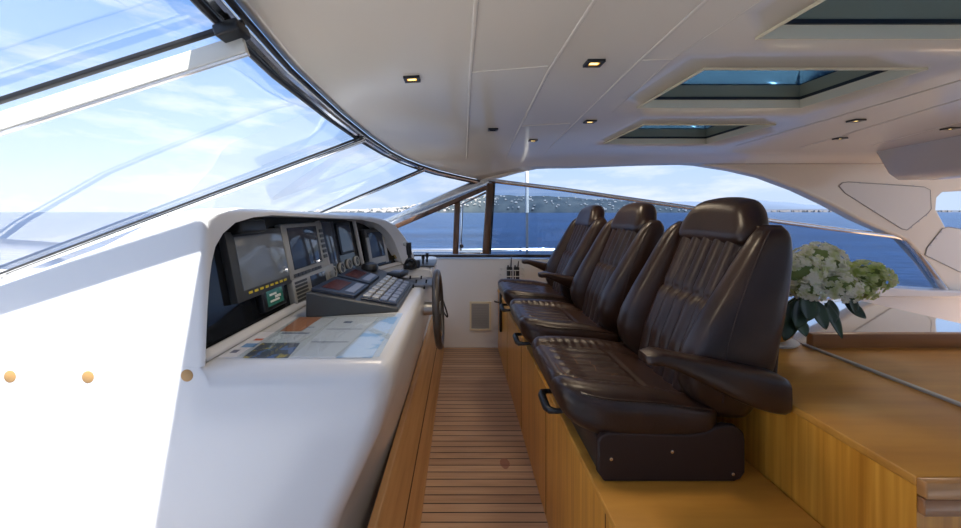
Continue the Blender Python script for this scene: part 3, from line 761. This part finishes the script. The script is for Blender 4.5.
# switch console: grey wedge with two tablets and banks of keys
def desk_quad(pts, h0, h1, mm, name, parent, hs=None, bev=0):
    base = [on_plane(a_, c_, DZ) for a_, c_ in pts]
    q = MB(); lo_ = [q.bm.verts.new((v_.x, v_.y, DZ+h0)) for v_ in base]; hi_ = [q.bm.verts.new((v_.x, v_.y, DZ+(hs[i] if hs else h1))) for i, v_ in enumerate(base)]
    k_ = len(base); q.bm.faces.new(lo_[::-1]); q.bm.faces.new(hi_)
    for i in range(k_): q.bm.faces.new((lo_[i], lo_[(i+1) % k_], hi_[(i+1) % k_], hi_[i]))
    return q.build(name, mm, parent, smooth=False, bevel=bev)
# wedge corners on the desk: near-left, near-right, far-right, far-left
A_, B_, C_, D_ = Vector((-.68, 1.55, DZ)), Vector((-.285, 1.64, DZ)), Vector((-.285, 2.28, DZ)), Vector((-.66, 2.42, DZ))
hA, hB = .115, .02
def wedge(u, v, h=0):
    p = A_.lerp(B_, u).lerp(D_.lerp(C_, u), v); p.z = DZ + lerp(hA, hB, u) + h; return p
q = MB(); bot = [q.bm.verts.new(v_) for v_ in (A_, B_, C_, D_)]; top = [q.bm.verts.new(wedge(*uv)) for uv in ((0, 0), (1, 0), (1, 1), (0, 1))]
q.bm.faces.new(bot[::-1]); q.bm.faces.new(top)
for i in range(4): q.bm.faces.new((bot[i], bot[(i+1) % 4], top[(i+1) % 4], top[i]))
WED = q.build('switch_console', grey, CON, smooth=False, bevel=.008)
tag(WED, 'dark grey sloping switch console')
def wq(u0, u1, v0, v1, h0, h1, mm, name, parent, bev=.003):
    q = MB(); lo_ = [q.bm.verts.new(wedge(a_, c_, h0)) for a_, c_ in ((u0, v0), (u1, v0), (u1, v1), (u0, v1))]; hi_ = [q.bm.verts.new(wedge(a_, c_, h1)) for a_, c_ in ((u0, v0), (u1, v0), (u1, v1), (u0, v1))]
    q.bm.faces.new(lo_[::-1]); q.bm.faces.new(hi_)
    for i in range(4): q.bm.faces.new((lo_[i], lo_[(i+1) % 4], hi_[(i+1) % 4], hi_[i]))
    return q.build(name, mm, parent, smooth=False, bevel=bev)
t1_ = wq(.03, .50, .03, .36, .0, .016, navy, 'tablet', WED); 
q1 = wq(.10, .30, .08, .30, .0155, .018, red_d, 'tablet_screen', WED, 0); wq(.36, .46, .08, .32, .0155, .019, bluek, 'tablet_keys', WED, 0)
wq(.03, .48, .40, .70, .0, .016, navy, 'tablet', WED)
wq(.10, .30, .44, .66, .0155, .018, red_d, 'tablet_screen', WED, 0); wq(.35, .45, .44, .67, .0155, .019, bluek, 'tablet_keys', WED, 0)
wq(.56, .97, .04, .80, .0, .010, navy, 'key_base', WED)
for iu in range(4):
    for iv in range(7):
        wq(.58+.098*iu, .58+.098*iu+.075, .06+.105*iv, .06+.105*iv+.08, .009, .020, silver if iu < 2 else bluek, 'key', WED, .002)
p = wedge(.22, .86); q = MB().lathe([(.055, 0), (.055, .02), (.045, .04), (.02, .05), (.001, .052)], c=p, n=24); q.build('compass_dome', black, WED)
p = wedge(.70, .93); o = MB().box(p+Vector((0, 0, .02)), (.10, .14, .035), rot=Matrix.Rotation(-.25, 4, 'Z'), bev=.012).build('autopilot_remote', black, WED)
MB().box(p+Vector((0, 0, .039)), (.06, .06, .004), rot=Matrix.Rotation(-.25, 4, 'Z')).build('remote_screen', bluek, o)
# clear cover sheet and printed sheets on the chart desk (world items resting on it)
def sheet(pts, mm, label, cat='paper', h=.002, name='chart_sheet', marks=()):
    base = [on_plane(a_, c_, DZ+h) for a_, c_ in pts]; c0 = sum(base, Vector())/len(base)
    q = MB(); lo_ = [q.bm.verts.new(v_-Vector((0, 0, .0012))) for v_ in base]; hi_ = [q.bm.verts.new(v_) for v_ in base]; k_ = len(base)
    q.bm.faces.new(lo_[::-1]); q.bm.faces.new(hi_)
    for i in range(k_): q.bm.faces.new((lo_[i], lo_[(i+1) % k_], hi_[(i+1) % k_], hi_[i]))
    o_ = q.build(name, mm, origin=c0, smooth=False); tag(o_, label, cat, 'printed sheets on the chart desk')
    def bil(u, v): return base[0].lerp(base[1], u).lerp(base[3].lerp(base[2], u), v)
    for (u0, u1, v0, v1, m_) in marks:
        q = MB(); vs = [q.bm.verts.new(bil(*uv)+Vector((0, 0, .0006))) for uv in ((u0, v0), (u1, v0), (u1, v1), (u0, v1))]; q.bm.faces.new(vs)
        q.build('printed_patch', m_, o_, smooth=False)
    return o_
sheet([(217, 357.5), (241, 357.5), (278, 332), (259, 332)], pap_w, 'white printed sheet at the left end of the chart desk, in the sun', marks=[(.3, .9, .35, .5, ink_b), (.2, .5, .15, .26, ink_m), (.4, .8, .62, .7, red_p)])
sheet([(243, 357.5), (288, 357.5), (300, 343), (262, 343)], pap_gr, 'dark sheet with small coloured pictures on the chart desk')
sheet([(264, 342), (300, 342), (335, 318), (303, 318)], pap_w, 'white text sheet under the orange topped one, left of the folded chart', marks=[(.1, .9, .30, .34, ink_m), (.1, .8, .55, .58, ink_m)])
sheet([(280, 331), (301, 331), (322, 317), (300, 317)], principled('orange_print', (.55, .22, .10), .4), 'small orange printed slip at the back of the chart desk', h=.004, name='printed_slip')
sheet([(291, 357.5), (334, 357.5), (378, 317), (338, 317)], pap_w, 'pale lined sheet in the middle of the chart desk', marks=[(.06, .94, .30, .315, ink_m), (.06, .94, .62, .635, ink_m), (.3, .5, .80, .86, ink_m)])
sheet([(336, 357.5), (372, 357.5), (398, 317), (380, 317)], pap_ch, 'blue and white nautical chart at the aisle edge of the chart desk')
MB().prism([(-.71, 1.12), (-.255, 1.12), (-.255, 1.60), (-.71, 1.56)], lambda a_, b_, h: Vector((a_, b_, h)), DZ+.0065, DZ+.0085).build('clear_cover', g_clear, CON, smooth=False)
# steering wheel, on the aisle face of the console
WC = Vector((-.128, 2.2, .895)); RW = Matrix.Rotation(PI/2-.06, 4, 'Y')
SW = MB().torus(WC, .222, .021, rot=RW, n=56, m=12).build('steering_wheel', wheel_m, CON)
q = MB()
for k in range(5):
    a_ = 2*PI*k/5+.3; d = RW.to_3x3() @ Vector((math.cos(a_), math.sin(a_), 0)); q.tube([WC+Vector((-.02, 0, 0)), WC+d*.21], .008, 8)
q.build('spokes', chrome, SW)
MB().tube([Vector((-.235, 2.2, .895)), WC+Vector((.01, 0, 0))], [.045, .035], 20).build('hub', alu, SW)
# black microphone clip and its cord beyond the wheel
p = Vector((-.13, 2.95, 1.0)); o = MB().box((-.175, 2.75, .93), (.05, .06, .14), bev=.012).build('microphone', black, CON)
pts = []
for k in range(20):
    t_ = k/19; pts.append((-.16+.07*math.sin(PI*t_), 2.75+.02*t_, .90-.20*math.sin(PI*t_*.9)-.05*t_))
MB().tube(pts, .006, 6).build('cord', black, o)

# teak footrest board along the console
m = MB(); m.prism([(-.185, 0), (-.19, .02), (-.285, .34), (-.30, .36), (-.33, .36), (-.33, 0)], lambda a_, b_, h: Vector((a_+.02*(h-1.5)/2, h, b_)), 1.12, 3.855)
o = thing('footrest', 'long sloping teak footrest board along the foot of the console', 'footrest', (-.25, 2.4, 0))
m.build('board', wood_f, o, bevel=.006)
m = MB(); m.tube([(-.232, 1.13, .188), (-.212, 3.85, .188)], .0025, 6); m.build('seam', principled('seam_dark', (.10, .05, .02), .6), o)

# ------------------------------------------------------------------ seat platform
XF, PTZ = .4275, .6525
o = thing('seat_platform', 'raised teak veneered platform that carries the three helm seats', 'platform', (.7, 2.0, 0))
MB().box((XF+.277, 1.94, PTZ/2-.012), (.554, 3.80, PTZ-.024)).build('front_panel', wood_v, o, smooth=False)
MB().box((XF+.274, 1.94, PTZ-.012), (.56, 3.80, .024), bev=.004).build('top', wood_t, o)
q = MB()
for y_ in (.66, 1.02, 1.72, 2.4, 3.1): q.box((XF-.0005, y_, PTZ/2), (.003, .004, PTZ-.03))
q.build('panel_joints', principled('joint_dark', (.16, .065, .015), .6), o, smooth=False)
# counter behind the seats
CTZ = .93
def counter_top(o, x0, x1, y1):
    m = MB(); m.box(((x0+x1)/2, (.754+y1)/2, CTZ-.011), (x1-x0, y1-.754, .022), bev=.003); m.build('countertop', wood_t, o)
    MB().box(((x0+x1)/2, .7455, CTZ-.019), (x1-x0, .018, .036), bev=.003).build('lip', wood_l, o)
    MB().box(((x0+x1)/2, .7475, CTZ-.058), (x1-x0-.002, .014, .036), bev=.003).build('lip', wood_d, o)
o = thing('counter', 'long teak counter right behind the helm seats, carrying the hydrangeas', 'counter', (1.24, 2.2, 0))
MB().box((1.2345, 2.2825, (CTZ-.022)/2), (.495, 3.055, CTZ-.022)).build('side_panel', wood_v, o, smooth=False)
counter_top(o, .985, 1.482, 3.81)
MB().box((1.474, 1.13, CTZ+.004), (.016, .74, .010), bev=.003).build('track', principled('satin_aluminium', (.50, .49, .47), .4, metal=.2), o)
o = thing('counter', 'teak counter at the right, beyond the metal track, with a raised back rail', 'counter', (2.24, 1.1, 0))
MB().box((2.245, 1.113, (CTZ-.022)/2), (1.50, .716, CTZ-.022)).build('end_panel', wood_v, o, smooth=False)
counter_top(o, 1.486, 3.0, 1.472)
MB().box((2.245, 1.489, CTZ+.018), (1.51, .03, .075), bev=.004).build('fiddle', wood_d, o)
# glossy white cabinet top beyond the fiddle
mir = principled('glossy_white_top', (.55, .56, .55), .03, coat=1.0, spec=1.0); 
mirb = nodes(mir)[2]; mirb.inputs['Metallic'].default_value = .55
o = thing('cabinet', 'glossy white topped cabinet beyond the teak counter by the far window', 'cabinet', (2.2, 2.0, 0))
zt_ = CTZ-.005
far_l = on_plane(800, 287, zt_); far_r = on_plane(985, 329, zt_)
MB().prism([(1.50, 1.508), (3.0, 1.508), (far_r.x, far_r.y), (far_l.x, far_l.y), (1.50, far_l.y)], lambda a_, b_, h: Vector((a_, b_, h)), zt_-.03, zt_).build('cabinet_top', mir, o, smooth=False)
MB().prism([(1.52, 1.53), (2.6, 1.53), (2.6, 1.62), (far_l.x-.05, far_l.y-.05), (1.52, far_l.y-.05)], lambda a_, b_, h: Vector((a_, b_, h)), 0, zt_-.03).build('cabinet_body', gel, o, smooth=False)

# ------------------------------------------------------------------ helm seats
YC = 1.38
def seat_thing(label):
    return thing('helm_chair', label, 'seat', (.65, 0, PTZ), 'brown leather helm seats on the platform')
CH = seat_thing('nearest brown leather helm seat, with one armrest and a worn cracked cushion')
def LZ(z): return z + PTZ
# cushion
def cush(x, y, z):
    # x in -.25....25 (front negative), y +-.285, z +-.085
    t_ = (x+.25)/.50                                          # 0 front .. 1 back
    top = (z+.085)/.17
    wy = 1-.16*(max(0, (.42-t_)/.42))**2 - .03*max(0, t_-.7)
    yy = y*wy
    zz = z
    ay = abs(y)/.285
    # side bolsters and front roll above, sunk and ribbed middle
    bol = smooth((ay-.52)/.22)*(1-smooth((ay-.9)/.12)*.6)
    front = smooth((.30-t_)/.22)
    crown = .020*bol + .012*front*(1-bol) - .006
    rib = 0
    if ay < .58 and .10 < t_ < .62: rib = -.010*(1-abs(math.sin(PI*yy/.062)))**2.2*smooth((t_-.10)/.05)*smooth((.62-t_)/.05)
    gath = 0
    if .55 < ay < .78 and .08 < t_ < .75: gath = -.004*(.5+.5*math.sin(x*170+y*30))**2*math.sin(PI*(ay-.55)/.23)
    seam = -.008*math.exp(-((ay-.58)/.03)**2) - .008*math.exp(-((t_-.10)/.025)**2)*(1 if ay < .6 else .3) - .006*math.exp(-((t_-.63)/.02)**2)*(1 if ay < .58 else 0)
    zz += top**3*(crown+rib+gath+seam - .006 - .040*t_ - .02*smooth((t_-.55)/.45))
    # underside rises towards the front
    zz += (1-top)*.045*max(0, (.30-t_)/.30)**1.3
    return Vector((.578+x-.012*(1-top)*(1-t_)*-2, YC+yy, LZ(.195)+zz))
MB().rbox((.26, .285, .085), .06, cush, (44, 56, 4)).build('seat_cushion', leather_w, CH, angle=80)
# piped seam on the cushion edge
pp = []
for k in range(61):
    t_ = k/60; 
    ang = lerp(-1.0, 1.0, t_)
    if t_ < .34: x = lerp(.22, -.17, t_/.34); y = -.272
    elif t_ > .66: x = lerp(-.17, .22, (t_-.66)/.34); y = .272
    else:
        a_ = (t_-.34)/.32*PI; x = -.17-.075*math.sin(a_); y = -.272*math.cos(a_)
    v_ = cush(x, y, .064); pp.append(v_)
MB().tube(pp, .004, 6).build('piping', leather, CH)
# cracks in the worn near cushion
# backrest centre with pleats
def backz(zl): return interp([(.18, .77, .97), (.27, .79, .985), (.36, .808, 1.0), (.5, .864, 1.02), (.6, .910, 1.035), (.72, .962, 1.05), (.80, .995, 1.06)], zl)
def backc(u, v):
    y = lerp(-.20, .20, u); zl = lerp(.20, .80, v); xf = backz(zl)[0]+.022
    lim = .155
    pl = -.026*(abs(math.sin(PI*(y+.155)/.062)))**.45 if abs(y) < lim else 0
    if abs(zl-.535) < .05: pl += .010*math.exp(-((zl-.535)/.012)**2)
    if zl < .535: pl -= .004
    return Vector((xf+pl, YC+y, LZ(zl)))
MB().grid(backc, 80, 50).build('backrest_centre', leather, CH, angle=80)
# side bolsters
TAB = [  # z, front x, back x, |y| inner, |y| outer
    (.19, .790, .940, .15, .262), (.225, .765, .955, .150, .280), (.27, .742, .972, .148, .294), (.33, .732, .995, .147, .303), (.40, .752, 1.012, .150, .305), (.50, .806, 1.032, .157, .302),
    (.60, .866, 1.050, .168, .296), (.68, .912, 1.060, .178, .290), (.73, .942, 1.064, .185, .284), (.765, .966, 1.064, .190, .276), (.79, .990, 1.060, .196, .264), (.805, 1.012, 1.050, .203, .248)]
def bolster(sg):
    rings = []
    n_ = 26
    zs = [lerp(.19, .805, k/30) for k in range(31)]
    for zl in zs:
        xf, xb, yi, yo = interp(TAB, zl); cx, cy = (xf+xb)/2, (yi+yo)/2; hx, hy = (xb-xf)/2, (yo-yi)/2
        ring = []
        for k in range(n_):
            a_ = 2*PI*k/n_; ca, sa = math.cos(a_), math.sin(a_); e = .55
            dx = math.copysign(abs(ca)**e, ca)*hx; dy = math.copysign(abs(sa)**e, sa)*hy
            # the front edge leans inwards, broad outer side
            ring.append(Vector((cx+dx, YC+sg*(cy+dy*(1-.25*(dx < 0)*abs(dx/hx))), LZ(zl))))
        rings.append(ring)
    o_ = MB().loft(rings).build('side_bolster', leather, CH, angle=80); return o_
for sg in (-1, 1):
    bo = bolster(sg); pp = []
    for k in range(24):
        zl = lerp(.25, .785, k/23); xf, xb, yi, yo = interp(TAB, zl); cx, cy, hx, hy = (xf+xb)/2, (yi+yo)/2, (xb-xf)/2, (yo-yi)/2; e = .55
        ca = -lerp(.10, .55, smooth((zl-.25)/.5)); sa = math.sqrt(1-ca*ca); dx = -abs(ca)**e*hx; dy = sa**e*hy
        pp.append(Vector((cx+dx, YC+sg*(cy+dy*(1-.25*abs(dx/hx))), LZ(zl))))
    MB().tube(pp, .0028, 6).build('seam', vinyl, bo)
# shell behind the back
m = MB(); m.rbox((.035, .255, .25), .03, lambda x, y, z: Vector((1.022+x+z*.08, YC+y*(1-.10*max(0, z/.25)), LZ(.54)+z)), (2, 8, 12)); m.build('back_shell', vinyl, CH, angle=80)
# headrest
def hr(x, y, z):
    t_ = (z+.092)/.184; yy = y*(1-.22*smooth((t_-.35)/.65)); 
    return Vector((1.030+x*(1-.2*t_)+.05*(t_-.5)+.010*math.cos(PI*y/.40), YC+yy, LZ(.814)+z-.022*(abs(y)/.19)**2.2*t_))
MB().rbox((.062, .19, .092), .055, hr, (6, 18, 8)).build('headrest', leather, CH, angle=80)
# side base plates with screws
def PX(a_): return .435+(a_-.445)*1.36
def plate(sg):
    poly = [(.455, .012), (.445, .03), (.445, .125), (.452, .145), (.47, .155), (.66, .150), (.695, .158), (.715, .172), (.74, .180), (.765, .174), (.782, .155), (.785, .13), (.785, .03), (.775, .01), (.76, .002), (.46, .002)]
    y0 = YC+sg*.262; y1 = YC+sg*.284
    m = MB(); m.prism(poly, lambda a_, b_, h: Vector((PX(a_), h, LZ(b_))), y0, y1); o_ = m.build('base_plate', vinyl, CH, bevel=.006)
    for (a_, b_) in ((.475, .075), (.615, .098), (.755, .028)):
        MB().lathe([(.0055, 0), (.005, .003), (.001, .004)], c=(PX(a_), y1, LZ(b_)), rot=Matrix.Rotation(PI/2*(-sg), 4, 'X'), n=12).build('screw', chrome, o_)
plate(-1); plate(1)
MB().box((.66, YC, LZ(.06)), (.42, .50, .116), bev=.01).build('pedestal', black, CH)
# lever under the front
lv = [(.47, -.03, .085), (.375, -.03, .080), (.352, -.02, .078), (.345, .0, .078), (.343, .07, .088), (.35, .09, .090), (.37, .10, .090), (.47, .10, .088)]
MB().tube([Vector((a_, YC+b_, LZ(c_))) for a_, b_, c_ in lv], [.007, .010, .014, .0165, .0165, .014, .010, .007], 12).build('adjust_lever', black, CH)
# armrest
def armrest(root, sg, y0=.31):
    secs = []
    for k in range(25):
        t_ = k/24; x = lerp(.555, .974, t_); top = lerp(.440, .360, t_) - .012*(1-smooth(t_/.12)); bot = top-lerp(.036, .118, smooth(t_/.9)); hw = lerp(.036, .042, t_)
        e_ = 1.0
        if t_ < .06: e_ = .75+.25*math.sqrt(t_/.06)
        if t_ > .94: e_ = .86+.14*math.sqrt((1-t_)/.06)
        cz_, hz = (top+bot)/2, (top-bot)/2*e_; ring = []
        for j in range(20):
            a_ = 2*PI*j/20; ca, sa = math.cos(a_), math.sin(a_); ex = .5
            ring.append(Vector((x, YC+sg*(y0+.012)+math.copysign(abs(ca)**ex, ca)*hw*e_, LZ(cz_)+math.copysign(abs(sa)**ex, sa)*hz)))
        secs.append(ring)
    return MB().loft(secs).build('armrest', leather, root, angle=70)

# copies: the armrests and the wear differ seat to seat
CH2 = copy_tree(CH); CH3 = copy_tree(CH)
ROOTLOC[CH3.name] = ROOTLOC[CH.name]
for c_, k_, lab in ((CH2, 1, 'middle brown leather helm seat, without armrests'), (CH3, 2, 'farthest brown leather helm seat, with two armrests, next to the white far wall')):
    c_.location.y += .69*k_; c_['label'] = lab
armrest(CH, -1)
a3 = armrest(CH3, -1); a3b = armrest(CH3, 1)
# crack marks on the nearest cushion only
q = MB()
for (pts_) in ([(-.115, -.02), (-.112, .0), (-.116, .03), (-.113, .05)], [(-.06, -.06), (-.055, -.03), (-.06, -.01), (-.056, .02)], [(-.02, -.10), (-.005, -.085), (.01, -.088)], [(-.215, -.06), (-.21, -.11), (-.19, -.16), (-.165, -.19)]):
    fine = []
    for a_, c_ in zip(pts_, pts_[1:]):
        for s_ in range(6): fine.append(cush(lerp(a_[0], c_[0], s_/6)+random.uniform(-.0015, .0015), lerp(a_[1], c_[1], s_/6), .085)+Vector((0, 0, .0003)))
    q.tube(fine, .0011, 5)
q.build('leather_cracks', principled('bare_hide', (.24, .13, .07), .7), CH)

# ------------------------------------------------------------------ hydrangeas in a pot
FL = thing('potted_hydrangea', 'cream and green hydrangeas in an orange pot on the teak counter', 'plant', (1.365, 1.55, CTZ))
px0, py0 = 1.365, 1.55
MB().lathe([(.001, .0), (.095, .0), (.105, .010), (.10, .014), (.001, .012)], c=(px0, py0, CTZ+.001), n=32).build('saucer', white_pl, FL)
MB().lathe([(.001, .014), (.06, .014), (.085, .04), (.098, .08), (.092, .12), (.085, .125), (.082, .12), (.001, .115)], c=(px0, py0, CTZ+.001), n=32).build('pot', pot_m, FL)
def head(c, r, mm, seed, n_=120):
    rnd = random.Random(seed); c = Vector(c); q = MB(); g_ = PI*(3-5**.5)
    for i in range(n_):
        z = 1-2*(i+.5)/n_
        if z < -.62: continue
        a_ = g_*i+rnd.uniform(-.2, .2); rr_ = math.sqrt(1-z*z); d = (Vector((rr_*math.cos(a_), rr_*math.sin(a_), z))+Vector((rnd.uniform(-.2, .2), rnd.uniform(-.2, .2), rnd.uniform(-.2, .2)))).normalized()
        p = c + Vector((d.x*r, d.y*r, d.z*r*.88))*rnd.uniform(.84, 1.02)
        dd = (d+Vector((rnd.uniform(-.35, .35), rnd.uniform(-.35, .35), rnd.uniform(-.2, .35)))).normalized()
        t_ = dd.orthogonal().normalized(); b_ = dd.cross(t_); rot = rnd.uniform(0, PI); s_ = r*rnd.uniform(.19, .27)
        for k in range(4):
            an = rot+k*PI/2; e1 = (t_*math.cos(an)+b_*math.sin(an)); e2 = dd.cross(e1); lift = rnd.uniform(.15, .5)*s_
            pts = [p, p+e1*s_*.30+e2*s_*.34+dd*lift*.35, p+e1*s_*.72+e2*s_*.44+dd*lift*.8, p+e1*s_*1.0+dd*lift*.75, p+e1*s_*.72-e2*s_*.44+dd*lift*.8, p+e1*s_*.30-e2*s_*.34+dd*lift*.35]
            vs = [q.bm.verts.new(v_) for v_ in pts]; mid = q.bm.verts.new(p+e1*s_*.55+dd*lift*.35)
            for j in range(6): q.bm.faces.new((vs[j], vs[(j+1) % 6], mid))
        bmesh.ops.create_icosphere(q.bm, subdivisions=1, radius=s_*.13, matrix=Matrix.Translation(p+dd*s_*.1))
    o_ = q.build('flower_head', mm, FL, smooth=False)
    t2 = MB(); bmesh.ops.create_icosphere(t2.bm, subdivisions=3, radius=r*.74, matrix=Matrix.Translation(c) @ Matrix.Diagonal((1, 1, .85, 1))); t2.build('flower_core', core_m, o_)
    return o_
for (a_, c_, Y_, r_, mm, s_) in ((818, 262, 1.50, .088, hyd_w, 1), (797, 272, 1.46, .085, hyd_w, 2), (836, 287, 1.42, .072, hyd_w, 3), (866, 277, 1.52, .078, hyd_g, 4), (858, 290, 1.47, .055, hyd_g, 5), (806, 290, 1.42, .06, hyd_w, 6)):
    p = P(a_, c_, Y_); head(p, r_, mm, s_)
    MB().tube([Vector((px0, py0, CTZ+.11)), Vector((px0, py0, CTZ+.11)).lerp(p, .5)+Vector((0, 0, .03)), p], .005, 6).build('stem', leaf_m, FL)
def leaf(base, tip, wd, droop):
    base, tip = Vector(base), Vector(tip); d = tip-base; side = d.cross(Vector((0, -1, .3))).normalized()
    def fn(u, v):
        wv = wd*math.sin(PI*min(1, u*.93+.05))**.8*(1-.25*u); s_ = (v-.5)*2
        return base + d*u + side*(s_*wv) + Vector((0, -abs(s_)*wv*.28, -droop*u*u)) 
    MB().grid(fn, 10, 6).build('leaf', leaf_m, FL, solid=.0012, angle=80)
for (a0, b0, a1, b1, Y_, wd) in ((800, 300, 796, 326, 1.40, .042), (812, 300, 826, 327, 1.41, .04), (806, 296, 808, 318, 1.38, .045), (825, 303, 842, 336, 1.42, .026), (790, 305, 784, 338, 1.43, .045), (845, 303, 866, 316, 1.46, .028), (850, 296, 855, 312, 1.46, .024), (830, 300, 832, 322, 1.43, .03), (796, 318, 806, 334, 1.41, .03)):
    leaf(P(a0, b0, Y_+.03), P(a1, b1, Y_), wd, .01)

# ------------------------------------------------------------------ far wall fittings
o = thing('wall_vent', 'small grey vent panel with beige frame low on the far wall', 'vent', P(480, 316, 3.86))
a, c = P(470.5, 302.5, 3.85), P(490, 329.5, 3.85)
q = MB()
w_, h_ = c.x-a.x, a.z-c.z; cx_, cz_ = (a.x+c.x)/2, (a.z+c.z)/2
for dx, dz_, sx, sz in ((0, h_/2, w_, .02), (0, -h_/2, w_, .02), (w_/2, 0, .02, h_+.02), (-w_/2, 0, .02, h_+.02)): q.box((cx_+dx, 3.851, cz_+dz_), (sx, .02, sz))
q.build('frame', beige, o, smooth=False)
q = MB().box((cx_, 3.853, cz_), (w_-.02, .012, h_-.02)); q.build('grille', grille, o, smooth=False)
q = MB()
for k in range(14): q.box((cx_, 3.846, cz_-h_/2+.03+k*(h_-.06)/13), (w_-.05, .004, .006))
q.build('slats', principled('slat_grey', (.28, .28, .27), .6), o, smooth=False)
# wire basket with two handheld radios
a, c = P(501, 271, 3.8), P(523, 281, 3.8)
BK = thing('wire_basket', 'white wire basket on the far wall holding two handheld radios', 'basket', P(512, 281, 3.8))
q = MB()
x0_, x1_, z0_, z1_, y0_, y1_ = a.x, c.x, c.z, a.z+.02, 3.72, 3.85
for zz in (z0_, (z0_+z1_)/2, z1_): q.tube([(x0_, y0_, zz), (x1_, y0_, zz), (x1_, y1_, zz), (x0_, y1_, zz), (x0_, y0_, zz)], .004, 6)
for k in range(6):
    xx = lerp(x0_, x1_, k/5); q.tube([(xx, y0_, z1_), (xx, y0_, z0_), (xx, y1_, z0_)], .003, 6)
q.build('wires', white_pl, BK)
q = MB().box(((x0_+x1_)/2, 3.785, z0_+.004), (x1_-x0_-.01, .12, .004)); q.build('tray', white_pl, BK, smooth=False)
for i, (a_, lab) in enumerate(((509.5, 'left black handheld radio with tall antenna in the wire basket'), (516.5, 'right black handheld radio in the wire basket, nearer the seats'))):
    p = P(a_, 281, 3.78); p.z = z0_+.008
    o = thing('handheld_radio', lab, 'radio', p, 'handheld radios in the wire basket')
    MB().box(p+Vector((0, 0, .075)), (.058, .04, .15), bev=.010).build('radio_body', black, o)
    MB().tube([p+Vector((.015, 0, .14)), p+Vector((.022, 0, .21 if i else .26))], [.008, .005], 8).build('antenna', black, o)
    MB().lathe([(.009, .148), (.009, .165), (.001, .165)], c=p+Vector((-.015, 0, 0)), n=12).build('knob', grey, o)
# black cupboard latch strip on the end of the platform
p0, p1 = P(499.5, 293, 3.5), P(499.5, 331, 3.5)
o = thing('wall_strip', 'tall black holder on the far end of the seat platform by the wall', 'holder', (XF-.02, 3.5, p1.z))
MB().box((XF-.013, 3.5, (p0.z+p1.z)/2), (.024, .07, p0.z-p1.z), bev=.006).build('holder', black, o)
MB().tube([Vector((XF-.02, 3.48, p0.z-.09)), Vector((XF-.07, 3.47, p0.z-.08)), Vector((XF-.075, 3.47, p0.z-.07))], .007, 8).build('hook', black, o)

# ------------------------------------------------------------------ outside: rail and flagpole
o = thing('flagpole', 'slim white pole with a dark lower end outside the far window', 'pole', (P(527, 258, 4.42).x, 4.42, .88))
xx = P(527, 258, 4.42).x
MB().tube([(xx, 4.42, 1.49), (xx, 4.42, 2.9)], .022, 12).build('pole', white_pl, o)
MB().tube([(xx, 4.42, .88), (xx, 4.42, 1.50)], .017, 12).build('pole_base', alu, o)
o = thing('guard_rail', 'low polished steel rail along the outer side deck', 'rail', (0, 4.55, .88))
zr = CZ-(250-212)*4.55/F
MB().tube([(-2.8, 4.55, zr), (1.45, 4.55, zr)], .022, 10).build('rail', chrome, o)
for k in range(3): MB().tube([(-2.6+2*k, 4.55, .88), (-2.6+2*k, 4.55, zr)], .012, 8).build('stanchion', chrome, o)
